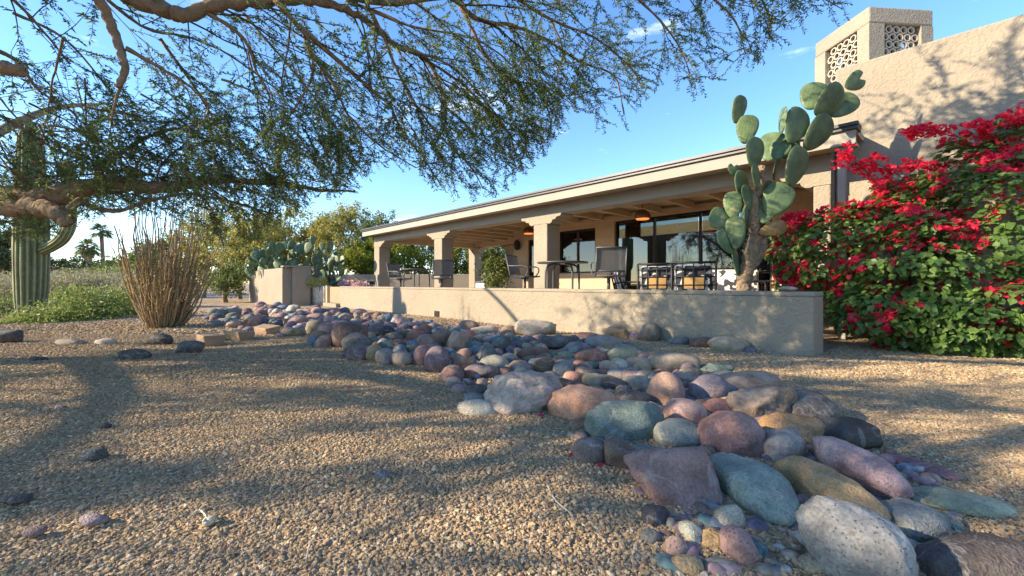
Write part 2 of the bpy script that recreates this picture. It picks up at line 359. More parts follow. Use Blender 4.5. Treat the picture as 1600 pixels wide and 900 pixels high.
# driveway far left behind the rocks
a = [gnd(*p) for p in ((318, 467), (395, 463), (395, 457.5), (300, 459.5))]
tag(mk('driveway', [(p.x, p.y, .004) for p in a], [(0, 1, 2, 3)], M['asphalt']), 'grey driveway strip behind the far rocks', 'driveway', kind='structure')

# ================================================================ PATIO WALLS
WALL_T = tpx(531, 0); WZ = zpy(456.5, 0, 0)
pw = thing('patio_wall', 'long low stucco wall in front of the patio, dappled with shade', 'wall', W(6, .2))
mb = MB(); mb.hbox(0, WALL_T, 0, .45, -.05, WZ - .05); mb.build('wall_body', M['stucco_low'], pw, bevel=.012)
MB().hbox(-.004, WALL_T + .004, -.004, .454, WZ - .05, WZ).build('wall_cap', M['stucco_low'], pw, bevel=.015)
q = tpx(683, 0); zq = zpy(493, q, 0)
MB().hbox(q - .09, q + .09, -.02, .01, zq - .1, zq + .1).build('outlet_cover', M['bronze'], pw, bevel=.006)
PFZ = .14
tag(MB().hbox(.62, 15.2, .46, 12, -.04, PFZ).build('patio_floor', M['floor']), 'raised patio floor', 'floor', kind='structure')

# gate screen, post, rib fence, garden wall at the far left end
gs = thing('gate_screen', 'brown corrugated metal gate screen at the far end of the patio wall', 'gate', W(WALL_T + .5, .1))
mb = MB(); n = 14; T1 = tpx(512, 0)
for i in range(n):
    t0 = WALL_T + .02 + (T1 - WALL_T - .04) * i / n; t1 = WALL_T + .02 + (T1 - WALL_T - .04) * (i + .62) / n
    MB().hbox(t0, t1, .06, .10, .12, WZ - .02).build('slat', M['trimwarm'], gs)
MB().hbox(WALL_T + .005, T1, .10, .12, .11, WZ - .03).build('backing', M['trim'], gs)
tag(MB().hbox(WALL_T + .01, T1 + .1, -.12, .2, -.02, .11).build('gate_step', M['stucco'], bevel=.01), 'pale stucco step under the corrugated gate screen', 'step')
tag(MB().hbox(T1 + .01, T1 + .14, -.02, .14, -.02, WZ + .02).build('gate_post', M['trimwarm'], bevel=.006), 'brown square wooden post beside the corrugated gate screen', 'post')
gw = gnd(441, 478.5); rel = gw - P0; GT = rel.dot(D1); GO = rel.dot(D2); GZ = zpy(416, GT, GO); gl = tpx(389, GO)
g = thing('garden_wall', 'tall pale stucco wall stub in front of the prickly pear clump', 'wall', W(GT + 1, GO))
MB().hbox(GT + .003, gl, GO, GO + .28, -.05, GZ - .05).build('wall_body', M['stucco'], g, bevel=.015)
MB().hbox(GT - .14, GT + .14, GO + .281, GO + .85, -.05, GZ - .03).build('return_wall', M['stucco'], g, bevel=.012)
MB().hbox(GT - .16, GT + .16, GO - .012, GO + .87, GZ - .03, GZ + .02).build('return_cap', M['stucco'], g, bevel=.012)
fa = W(T1 + .16, -.03); fb = W(GT + .05, GO + .88)
fe = thing('rib_fence', 'weathered fence of upright cactus ribs beside the tall wall stub', 'fence', (fa + fb) / 2)
M['rib'] = mat('weathered_rib', (.55, .48, .39), .95, .3, 9, .8, 50, dist=.02)
nr = 34
for i in range(nr):
    p = fa.lerp(fb, (i + .5) / nr); j = rng.uniform(-.015, .015); r = rng.uniform(.018, .034)
    h = WZ + rng.uniform(-.05, .02)
    pts = [p + Vector((j * k + rng.uniform(-.012, .012), rng.uniform(-.012, .012), h * k / 4)) for k in range(5)]
    MB().tube(pts, [r * rng.uniform(.8, 1.1) for _ in pts], 7).build('rib', M['rib'], fe, smooth=True)
for zz in (.18, .5):
    MB().tube([fa + Vector((0, .05, zz)), fb + Vector((0, .05, zz))], .015, 6).build('rail', M['trimwarm'], fe)

# ================================================================ THE HOUSE
EO, CO, HO, TO = 1.8, 2.2, 5.0, 2.5           # eave, column, house wall and tall wall offsets
CEIL, EZ0, EZ1 = 2.70, 2.54, 2.70
ER = tpx(1337, EO); EL = tpx(566, EO)
C3, C2, C1 = tpx(855, CO), tpx(690.5, CO), tpx(592.5, CO); CW = .44
TE = tpx(1305, TO); TZ = zpy(108, TE, TO)
house = thing('house', 'tan stucco ranch house with covered patio, square columns and chimney tower', 'house', W(4, 4))
def hp(name, m, *a, bevel=0.0, parent=None):
    return MB().hbox(*a).build(name, M[m], parent or house, bevel=bevel)
# tall wing on the right, solid behind its face
hp('wing_wall', 'stucco', -9, TE, TO, 9, -.05, TZ, bevel=.03)
# patio back wall pieces round the openings
dL, dR = tpx(960, HO), tpx(1206, HO); wL, wR = tpx(873, HO), tpx(930, HO); nL, nR = tpx(825, HO), tpx(846, HO); hE = tpx(803, HO)
DT = 2.47; wz0, wz1 = 1.05, zpy(362, wL, HO); nz0, nz1 = .95, 2.2
for a in ((TE, dR, PFZ, CEIL), (dR, dL, DT, CEIL), (dL, wR, PFZ, CEIL), (wR, wL, wz1, CEIL), (wR, wL, PFZ, wz0), (wL, nR, PFZ, CEIL), (nR, nL, nz1, CEIL), (nR, nL, PFZ, nz0), (nL, hE, PFZ, CEIL)):
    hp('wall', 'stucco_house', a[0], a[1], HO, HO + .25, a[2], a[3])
hp('side_wall', 'stucco_house', hE - .25, hE - .003, HO + .252, 9, PFZ, CEIL)
# room behind the glass
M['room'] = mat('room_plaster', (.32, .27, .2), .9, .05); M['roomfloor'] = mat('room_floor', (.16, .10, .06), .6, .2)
M['curtain'] = mat('curtain_cloth', (.42, .36, .16), .9, .2, 3)
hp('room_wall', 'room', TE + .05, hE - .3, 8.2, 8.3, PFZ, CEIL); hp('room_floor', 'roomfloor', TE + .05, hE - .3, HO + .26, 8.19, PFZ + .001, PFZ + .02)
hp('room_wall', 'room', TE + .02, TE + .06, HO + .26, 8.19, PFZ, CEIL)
def glassmat():
    m, nt, b = newmat('window_glass'); l = nt.links.new
    t = N(nt, 'ShaderNodeBsdfTransparent'); t.inputs[0].default_value = (.42, .44, .40, 1); g = N(nt, 'ShaderNodeBsdfGlossy'); g.inputs['Roughness'].default_value = .01; g.inputs['Color'].default_value = (.95, .95, .95, 1)
    fr = N(nt, 'ShaderNodeFresnel'); fr.inputs['IOR'].default_value = 1.75; mx = N(nt, 'ShaderNodeMixShader')
    l(fr.outputs[0], mx.inputs[0]); l(t.outputs[0], mx.inputs[1]); l(g.outputs[0], mx.inputs[2]); l(mx.outputs[0], nt.nodes['Material Output'].inputs['Surface'])
    return m
M['glass'] = glassmat()
def glazing(name, t0, t1, z0, z1, splits):
    """a bronze frame with its panes, set back in the opening"""
    t0, t1 = min(t0, t1), max(t0, t1); fw = .05
    w = MB(); w.hbox(t0 + .002, t1 - .002, HO + .06, HO + .14, z1 - fw, z1 - .002); w.hbox(t0 + .002, t1 - .002, HO + .06, HO + .14, z0 + .002, z0 + fw)
    xs = [t0] + [t0 + (t1 - t0) * s for s in splits] + [t1]
    for k, x in enumerate(xs):
        e = .002 if k in (0, len(xs) - 1) else 0
        a0 = x + (e if k == 0 else -fw / 2 if e == 0 else -fw); w.hbox(a0, a0 + fw - e, HO + .055, HO + .145, z0 + fw + .001, z1 - fw - .001)
    fr = w.build(name, M['bronze'], house)
    for k in range(len(xs) - 1):
        MB().hbox(xs[k] + fw, xs[k + 1] - fw, HO + .095, HO + .1, z0 + fw, z1 - fw).build('pane', M['glass'], fr)
    return fr
def tfrac(px): return (tpx(px, HO) - dR) / (dL - dR)
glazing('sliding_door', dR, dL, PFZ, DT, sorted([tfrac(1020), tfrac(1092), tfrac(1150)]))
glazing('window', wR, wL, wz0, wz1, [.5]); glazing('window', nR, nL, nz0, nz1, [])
for (c0, c1) in ((dL - .55, dL - .08), (wR + .06, wR + .3)):
    c = MB(); n = 22
    pts = [W(c0 + (c1 - c0) * i / n, HO + .45 + .035 * math.sin(i * 1.9)) for i in range(n + 1)]
    c.add([(p.x, p.y, PFZ + .03) for p in pts] + [(p.x, p.y, 2.45) for p in pts], [(i, i + 1, n + 2 + i, n + 1 + i) for i in range(n)])
    c.build('curtain', M['curtain'], house, smooth=True)
# roof, ceiling boards, fascia and metal edge
RB = 7.4
hp('roof', 'trim', ER, EL, EO + .05, RB, CEIL + .03, CEIL + .09)
bw = .14; k = 0; o_ = EO + .05
while o_ < RB - .05:
    t_a, t_b = (TE + .02 if o_ > TO - .15 else ER), EL - .02
    hp('ceiling_board', 'trimwarm', t_a, t_b, o_, min(o_ + bw - .006, RB), CEIL, CEIL + .028); o_ += bw
hp('fascia', 'trim', ER, EL, EO, EO + .045, EZ0, EZ1 + .02); hp('fascia', 'trim', EL - .045, EL, EO + .046, RB, EZ0, EZ1 + .02)
hp('drip_edge', 'gutter', ER - .03, EL + .03, EO - .045, EO + .2, EZ1 + .021, EZ1 + .062); hp('drip_edge', 'gutter', ER - .035, EL + .05, EO - .075, EO + .2, EZ1 + .064, EZ1 + .105)
hp('drip_edge', 'gutter', EL - .15, EL + .045, EO + .21, RB, EZ1 + .022, EZ1 + .1)
hp('soffit_board', 'trimwarm', ER + .02, EL - .05, EO + .046, CO + .02, EZ0 + .04, EZ0 + .07)
# beams
hp('beam', 'trim', TE + .01, C1 + CW, CO + .03, CO + CW - .03, 2.34, 2.69); hp('beam', 'trimwarm', C1 + .04, C1 + CW - .04, CO + CW - .028, 7.2, 2.34, 2.69)
hp('beam', 'trimwarm', hE, C1 + .038, 6.82, 7.18, 2.36, 2.69); hp('ledger', 'trimwarm', TE + .02, hE, HO - .06, HO - .002, 2.5, 2.62)
for i in range(17):
    t = .75 + i * .86
    if t > EL - .3: break
    end = HO - .062 if t < hE + .1 else 6.8
    hp('rafter', 'trimwarm', t, t + .09, CO + CW - .025, end, 2.53, 2.69)
# columns with scalloped corbels
def corbel(col, t0, t1, o0, o1, m='stucco', left=True, right=True):
    z1, z0 = 2.338, 2.14; ex = .42
    half = [(0, z0), (.04, z0 - .012), (.10, z0 - .005), (.145, z0 + .03), (.16, z0 + .075), (.20, z0 + .07), (.255, z0 + .085), (.285, z0 + .13), (.32, z0 + .125), (.39, z0 + .14), (ex, z1 - .02), (ex, z1)]
    pr = [(t1 + a if left else t1, z) for a, z in half] + [(t0 - a if right else t0, z) for a, z in reversed(half)]
    n = len(pr); v = [W(a, o0 - .003, z) for a, z in pr] + [W(a, o1 + .003, z) for a, z in pr]
    f = [tuple(range(n)), tuple(range(2 * n - 1, n - 1, -1))] + [(i, n + i, n + (i + 1) % n, (i + 1) % n) for i in range(n)]
    mk('corbel', v, f, M[m], col)
def column(t0, t1, o0, o1, m='stucco', **kw):
    c = MB().hbox(t0, t1, o0, o1, PFZ - .02, 2.14).build('column', M[m], house, bevel=.02); corbel(c, t0, t1, o0, o1, m, **kw); return c
column(C3, C3 + CW, CO, CO + CW); column(C2, C2 + CW, CO, CO + CW); column(C1, C1 + CW, CO, CO + CW, left=False)
column(TE + .003, tpx(1270, CO), CO + .02, CO + CW, right=False)
fc = tpx(745, 6.8); column(C1, C1 + CW, 6.8, 7.2, left=False); column(hE + 1.9, hE + 2.3, 6.8, 7.2)
hp('downspout', 'trim', tpx(1322, EO + .12), tpx(1309, EO + .12), EO + .1, EO + .19, 0, EZ1 - .04, bevel=.008)
# chimney tower with grilles of stacked clay rings
ca = pix(1358, 9, 7.6); CHZ = ca.z; cl = Vector((-.085, .996, 0)); crr = Vector((.996, .085, 0)); S1, S2 = 1.22, 1.27
def tower(u0, u1, v0, v1, z0, z1, name, m, parent, bevel=0):
    def q(u, v, z): p = ca + crr * u + cl * v; return Vector((p.x, p.y, z))
    return MB().add([q(u0, v0, z0), q(u1, v0, z0), q(u1, v1, z0), q(u0, v1, z0), q(u0, v0, z1), q(u1, v0, z1), q(u1, v1, z1), q(u0, v1, z1)], BOXF).build(name, M[m], parent, bevel=bevel)
ch = tower(.14, S2 - .14, .14, S1 - .14, 2.9, 3.1, 'chimney', 'bronze', house)
gz0, gz1 = CHZ - 1.12, CHZ - .30
tower(0, S2, 0, S1, 2.8, gz0, 'tower_base', 'stucco', ch, .02); tower(0, S2, 0, S1, gz1, CHZ, 'tower_top', 'stucco', ch, .03)
a0, a1 = .30, S2 - .24; b0, b1 = .24, S1 - .26
for (u0, u1, v0, v1) in ((0, a0, 0, b0), (a1, S2, 0, b0), (0, a0, b1, S1), (a1, S2, b1, S1)):
    tower(u0, u1, v0, v1, gz0 + .002, gz1 - .002, 'tower_pier', 'stucco', ch)
tower(a0 + .02, a1 - .02, b0 + .1, b1 - .05, gz0 + .002, gz1 - .002, 'flue', 'bronze', ch)
M['ring'] = mat('clay_ring', (.50, .42, .33), .9, .1, 8)
def ring_mesh():
    n = 14; v = []; f = []; R, r, d = .5, .36, .5
    for rr, y in ((R, 0), (R, d), (r, d), (r, 0)):
        for k in range(n): v.append((rr * math.cos(2 * math.pi * k / n), y, rr * math.sin(2 * math.pi * k / n)))
    for q_ in range(4):
        for k in range(n): f.append((q_ * n + k, ((q_ + 1) % 4) * n + k, ((q_ + 1) % 4) * n + (k + 1) % n, q_ * n + (k + 1) % n))
    me = bpy.data.meshes.new('ring'); me.from_pydata(v, [], f); me.materials.append(M['ring']); return me
RM = ring_mesh(); off_h = Vector(house.location)
def rings(origin, along, inward, length):
    rows, cols = 6, 5; dx = length / (cols + .0); dz = (gz1 - gz0) / rows
    for r_ in range(rows):
        for c_ in range(cols):
            sh = .5 if r_ % 2 == 0 else 1.0
            if c_ + sh > cols - .3: continue
            p = origin + along * (dx * (c_ + sh)); o = bpy.data.objects.new('clay_ring', RM); COL.objects.link(o); o.parent = ch
            s = min(dx, dz * 1.1) * .96
            o.matrix_local = Matrix.Translation(Vector((p.x, p.y, gz0 + dz * (r_ + .5))) ) @ Matrix([[along.x, inward.x, 0, 0], [along.y, inward.y, 0, 0], [0, 0, 1, 0], [0, 0, 0, 1]]) @ Matrix.Diagonal((s, s * .6, s, 1))
            # the parents are only moved, so local = world minus their places
rings(ca + crr * a0 + cl * .05, crr, cl, a1 - a0); rings(ca + cl * b0 + crr * .05, cl, crr, b1 - b0)
# wall lamp on the house and hanging lamps
sc_ = thing('wall_lamp', 'small dark wall lantern on the tan wall left of the middle column', 'lamp', W(tpx(811, HO), HO - .01, 1.9))
p = W(tpx(811, HO), HO - .1, 0); zs = zpy(384, tpx(811, HO), HO)
MB().lathe([(.03, zs - .16), (.09, zs - .12), (.11, zs + .1), (.05, zs + .17), (.015, zs + .2)], 8, (p.x, p.y, 0)).build('lantern', M['bronze'], sc_)
MB().hbox(tpx(811, HO) - .05, tpx(811, HO) + .05, HO - .03, HO - .001, zs - .1, zs + .1).build('back_plate', M['bronze'], sc_)
m_, nt_, b_ = newmat('lamp_glow'); b_.inputs['Base Color'].default_value = rgb(.8, .2, .06); b_.inputs['Emission Color'].default_value = rgb(1, .22, .05); b_.inputs['Emission Strength'].default_value = .6; M['glow'] = m_
M['copper'] = mat('aged_copper', (.17, .085, .05), .4, .3, 12, metal=.5)
for px, py, o_, lab in ((1004, 338, 3.3, 'round copper hanging lamp with orange rim before the glass doors'), (826, 362, 3.9, 'reddish hanging lamp partly behind the middle column')):
    t = tpx(px, o_); z = zpy(py, t, o_); p = W(t, o_)
    la = thing('hanging_lamp', lab, 'lamp', (p.x, p.y, z), group='hanging patio lamps')
    s = 1.0
    prof = [(.165, -.05), (.172, -.02), (.17, .02), (.145, .08), (.1, .12), (.05, .145), (.012, .15)]
    MB().lathe([(r * s, z + h * s) for r, h in prof], 18, (p.x, p.y, 0)).build('shade', M['copper'], la, smooth=True)
    MB().lathe([(.08, z - .075), (.13, z - .07), (.145, z - .052), (.08, z - .051)], 18, (p.x, p.y, 0)).build('glow_rim', M['glow'], la, smooth=True)
    MB().tube([(p.x, p.y, z + .15), (p.x, p.y, CEIL - .002)], .006, 5).build('rod', M['bronze'], la)

# ================================================================ RIVER ROCKS
def ico(sub):
    bm = bmesh.new(); bmesh.ops.create_icosphere(bm, subdivisions=sub, radius=1)
    v = np.array([x.co[:] for x in bm.verts]); f = np.array([[q.index for q in p.verts] for p in bm.faces]); bm.free(); return v, f
ICO = {2: ico(2), 3: ico(3), 4: ico(4)}
def rock_mesh(seed, a, b, c, style, sub=3):
    r = np.random.default_rng(seed); v, f = ICO[sub]; v = v.copy()
    e = {'round': 1.0, 'blocky': .74, 'flat': .9, 'angular': .8, 'crust': .8, 'slab': .62}[style]
    v = np.sign(v) * np.abs(v) ** e if style != 'slab' else v / (np.abs(v[:, :1]) ** 2.8 + np.abs(v[:, 1:2]) ** 2.8 + np.abs(v[:, 2:]) ** 2.8) ** (1 / 2.8)
    n = np.zeros(len(v)); amp = {'round': .15, 'blocky': .14, 'flat': .16, 'angular': .18, 'crust': .20, 'slab': .07}[style]
    for k in range(7):
        d = r.normal(size=3); fr = 1.2 + k * .55
        n += np.sin(v @ d * fr + r.random() * 6.28) / (1 + k * .6)
    v *= (1 + amp * n / 2.0)[:, None]
    if style in ('angular', 'blocky', 'crust'):
        for k in range(9 if style == 'angular' else 6):
            d = r.normal(size=3); d /= np.linalg.norm(d); lim = r.uniform(.62, .86); s = v @ d
            ov = np.maximum(s - lim, 0) * .88; v -= ov[:, None] * d
    else:
        for k in range(3):
            d = r.normal(size=3); d /= np.linalg.norm(d); lim = r.uniform(.72, .9); s = v @ d; v -= (np.maximum(s - lim, 0) * .7)[:, None] * d
    if style == 'crust' or sub == 4:
        for k in range(10):
            d = r.normal(size=3); v *= (1 + (.022 if style == 'crust' else .010) * np.sin(v @ d * (6 + k) + r.random() * 6))[:, None]
    v -= (v.max(0) + v.min(0)) / 2; v /= np.abs(v).max(0)
    v = v * np.array([a, b, c])
    return npmesh('rock', v, f, None, smooth=True)
# colours of the stones (name, base colour, pitted?)
RC = {'P': ('purple-grey', (.19, .155, .185)), 'M': ('mauve', (.31, .20, .205)), 'R': ('brick-red', (.34, .155, .125)), 'S': ('salmon', (.48, .245, .19)),
      'G': ('slate-grey', (.125, .13, .145)), 'B': ('blue-grey', (.18, .215, .25)), 'T': ('teal-green', (.155, .225, .215)), 'K': ('olive-grey', (.21, .20, .165)),
      'N': ('tan', (.36, .28, .205)), 'W': ('brown', (.225, .15, .12)), 'L': ('pale grey', (.44, .41, .36)), 'O': ('ochre', (.44, .28, .13)), 'V': ('sage-green', (.28, .315, .25)),
      'D': ('charcoal', (.075, .08, .09)), 'A': ('maroon', (.255, .125, .13)), 'I': ('lilac', (.30, .235, .29)), 'U': ('dusty pink', (.42, .27, .245))}
CR = {'A': (300, 460, 8.), 'B': (480, 470, 8.), 'C': (640, 480, 8.), 'D': (680, 540, 7.273), 'E': (820, 500, 8.), 'F': (1000, 500, 6.427), 'G': (1000, 780, 5.333),
      'H': (850, 530, 3.2), 'J': (950, 620, 2.4615), 'Z': (0, 0, 1.)}
# crop, box in that crop, colour, style[, label]: r round, b blocky, f flat, a angular, c crust
ROCKS = '''
B 410 95 530 185 W r|B 585 110 740 185 S f|B 830 155 940 235 W r|B 945 175 1090 275 R a|B 1095 215 1225 325 S b|B 1205 225 1330 280 G f|B 1455 245 1570 295 D f
B 140 120 210 180 L a|B 205 100 325 165 K r|B 210 150 310 225 G r|B 10 170 200 250 M b|B 205 205 330 310 M r|B 310 205 395 300 S r|B 150 215 235 295 N r
B 395 175 575 285 N r|B 565 180 660 250 W r|B 610 235 740 300 W f|B 690 270 860 340 M f|B 740 195 800 250 G r|B 0 265 195 410 K a|B 160 300 375 440 M r
B 325 320 720 605 W r large brown rounded boulder at the yard edge of the rock bed, beside a charcoal oval|B 460 440 780 645 P r big purple-grey oval stone with a tan spot in front of the brown boulder|B 110 450 340 595 M r|B 0 395 250 520 W r|B 10 455 140 570 W a|B 500 260 680 330 K f
B 770 300 1000 455 P r|B 720 310 800 440 P r|B 870 335 1090 495 D r|B 960 415 1195 520 K a|B 765 465 895 575 K r|B 825 510 960 585 P f|B 910 505 1140 610 T r|B 1130 530 1260 600 T f
B 1145 385 1335 480 G f|B 1155 270 1380 370 B r|B 1080 345 1170 400 K r|B 980 285 1110 350 B f|B 1380 320 1580 440 R r|B 1260 390 1480 545 R r|B 520 580 820 740 P f|B 440 640 580 705 G f
B 580 610 650 650 G r|B 720 580 970 745 N r|B 870 625 1100 800 I r shiny pinkish purple oval stone at the yard edge of the rocks|B 1060 640 1305 800 L r smooth pale blue-grey oval stone lying on the gravel edge|B 1080 560 1235 665 N r|B 1245 510 1400 640 B r|B 1365 450 1600 640 M r|B 1340 590 1560 800 M r|B 1280 635 1380 700 K r
C 205 535 485 810 P r round purple-grey stone with a dark chip in its face|C 540 550 750 770 S a peaked reddish-brown stone right of the chipped purple stone|C 480 345 720 590 N a upright split tan stone catching the sun on its broken face|C 280 320 540 500 W b|C 90 240 290 350 R f|C 280 270 400 360 N r|C 400 265 590 310 G f
C 590 185 860 310 W r dark maroon-brown oval stone near the foot of the patio wall|C 620 300 820 420 S r|C 830 320 950 385 R r|C 780 245 1090 330 L a|C 1145 245 1320 345 N b|C 700 385 860 450 T f|C 690 445 910 575 T r|C 755 495 915 610 K r
C 910 455 1030 525 N f|C 920 375 1100 460 I r|C 950 330 1080 385 M r|C 1035 410 1145 500 M r|C 1070 400 1300 590 G r|C 870 520 1080 675 T r|C 895 625 1220 800 L r smooth white-lilac stone half in shade|C 800 750 1110 890 G r|C 800 685 905 765 B r|C 765 610 860 690 G r
C 490 550 600 640 B r|C 1295 375 1410 440 G r|C 1365 380 1585 490 P r|C 1280 450 1420 525 L c|C 1205 500 1350 610 W r|C 1310 530 1440 640 P a|C 1350 530 1740 690 A f|C 1500 430 1620 510 R r|C 1245 690 1440 835 K r|C 1140 655 1290 735 O f|C 1080 775 1270 880 W r|C 1380 780 1550 880 B f
D 585 335 1390 830 L c large pale crusted limestone boulder left of the salmon boulder|D 345 555 665 665 B f|D 270 640 670 800 L f flat pale grey stone lying out on the gravel left of the limestone boulder|D 190 455 390 535 M f|D 360 460 590 560 G f|D 110 370 290 470 B r|D 290 290 480 380 A f|D 40 335 160 410 S a
D 1085 340 1420 480 N c|D 1380 85 1580 200 V f|D 1000 110 1230 200 K f|D 1060 160 1220 265 L f|D 480 385 590 450 O f|D 290 380 440 450 K f
E -100 35 370 205 L a long pale-streaked grey boulder against the foot of the patio wall|E 120 500 400 700 W f|E 360 540 600 760 B b|E 230 230 690 390 G c|E 120 200 380 270 R f|E 55 270 230 350 R a|E 500 300 810 440 I r|E 540 350 690 470 L a|E 770 215 1180 380 I b lilac knobbed stone at the back of the rock bed
E 640 390 1010 570 R r rough brick-red oval stone in the middle of the rock bed|E 1030 345 1390 570 V b pale green cracked stone at the gravel behind the rock bed|E 405 410 620 540 K a|E 630 550 830 670 U r|E 865 540 1030 640 V r|E 740 630 1045 725 B r|E 495 670 790 830 S a flat salmon slab behind the limestone boulder|E 420 745 620 880 D a
E 780 710 1240 880 G r smooth dark blue-grey oval stone with a pale rim|E 1050 650 1470 790 L f|E 1245 720 1600 880 B r|E 1000 100 1290 260 O c rough golden-tan block against the patio wall|E 1290 160 1440 260 D f|E 1440 80 1680 300 K r dark rounded stone against the patio wall beside the golden-tan block|E 1090 560 1300 640 U f|E 1340 560 1560 650 P f|E 1400 440 1620 570 I f|E 640 165 900 220 A f
F 80 350 540 580 K b broad olive-grey boulder at the gravel behind the rock bed|F 510 445 900 580 T c|F 105 570 410 870 U r round pink stone with white veining standing above the teal boulder|F 310 520 430 640 N a|F 390 545 600 660 L f|F 500 580 850 830 I r smooth lilac stone with a pointed right end|F 600 545 805 640 G r|F 790 530 1335 740 M f wide flat mauve boulder behind the speckled conglomerate|F 500 190 715 290 W b brick-brown block at the foot of the patio wall|F 715 195 1075 330 N r long tan stone at the foot of the patio wall|F 1050 275 1160 335 D f|F 300 180 510 260 B f
H 40 245 370 440 S r large salmon-red pitted boulder|H 220 335 605 530 T a large teal-green boulder in front of the salmon boulder|H 345 265 540 350 G r|H 605 310 800 455 U r rounded pink granular stone right of the teal boulder|H 800 305 955 375 R r|H 780 370 1090 605 A r large rounded maroon pitted boulder in the middle of the near rocks|H 555 415 770 560 B b squared blue-grey stone right of the teal boulder|H 150 515 305 635 P r small purple stone out in front of the teal boulder
H 308 515 435 665 W a|H 430 540 520 605 K f|H 1160 265 1405 415 G f flat blue-grey boulder at the right edge behind the ochre stone|H 1085 390 1390 530 O r ochre stone with dark veins|H 1065 455 1300 630 L c rough pale limestone lump on top of the long ochre boulder|H 1365 410 1640 560 D b dark stone with a pale pink face at the right gravel edge|H 455 555 870 860 M b large mauve-brown three-cornered boulder at the front|H 930 235 1205 420 N c speckled tan conglomerate stone with a blue patch
J 1175 350 1525 455 V f sage-green lens-shaped stone alone on the gravel at right|J 1065 410 1290 565 B f|J 1235 550 1660 760 D r big charcoal boulder in the lower right corner
G 25 75 225 250 D a|G 215 165 305 280 G r|G 5 265 165 395 G r|G 160 270 270 360 K r|G 335 195 500 370 L f pale tan oval stone at the front of the rock bed|G 210 330 385 500 U r|G 250 490 510 650 O r orange rounded stone at the bottom edge|G 515 275 720 435 O a small yellow-orange broken stone at the front|G 690 255 930 540 U r|G 600 60 850 260 L a|G 465 0 620 115 B r|G 830 445 1025 565 L r
G 1020 485 1150 600 K r|G 835 570 1030 650 U a|G 1110 575 1310 650 R r|G 1335 480 1590 635 N r oval tan-grey stone in front of the long grey boulder|G 1170 420 1400 520 W f|G 1170 320 1330 410 O r|G 530 500 740 620 N c|G 690 610 800 660 G r|G 370 100 490 170 B f
A 1215 295 1450 430 M r|A 1305 375 1425 470 N r|A 1150 430 1400 525 N f|A 570 400 690 465 G r|A 640 415 770 490 P r|A 435 335 605 430 N r|A 670 290 850 410 S a|A 230 325 360 410 G r|A 1050 485 1145 530 L r|A 250 510 375 555 W r|A 330 165 450 215 L r|A 790 135 910 180 N b|A 1065 140 1200 195 W r|A 1200 135 1345 185 M r|A 930 140 1055 200 W r|A 860 320 980 395 S a|A 970 310 1080 405 G a|A 480 285 580 345 I r|A 390 310 490 370 B r
Z 235 524 268 539 D r brown-black stone alone on the gravel right of the ocotillo foot|Z 277 536 316 553 D a dark angular stone on the gravel near the tan cut blocks|Z 190 547 234 563 D a dark flat stone on the gravel below the ocotillo|Z 151 530 178 539 L r pale stone on the gravel left of the ocotillo|Z 92 530 131 540 K f low grey-brown stones on the gravel in front of the green shrub|Z 46 558 71 564 D f|Z 153 661 174 671 D r small charcoal stone alone in the middle of the left gravel|Z 126 703 162 718 D a dark wedge-shaped stone in the shaded gravel at left|Z 127 804 165 820 P f flat purple-grey stone in the shaded gravel at lower left|Z 40 823 69 836 P f|Z 319 808 335 821 L a small white stone in the shaded gravel|Z 8 773 47 785 D f|Z 587 736 608 750 B a small blue-grey chip in the middle of the gravel|Z 88 634 104 642 U r
Z -10 520 30 540 D a dark rock at the left edge under the green shrub'''
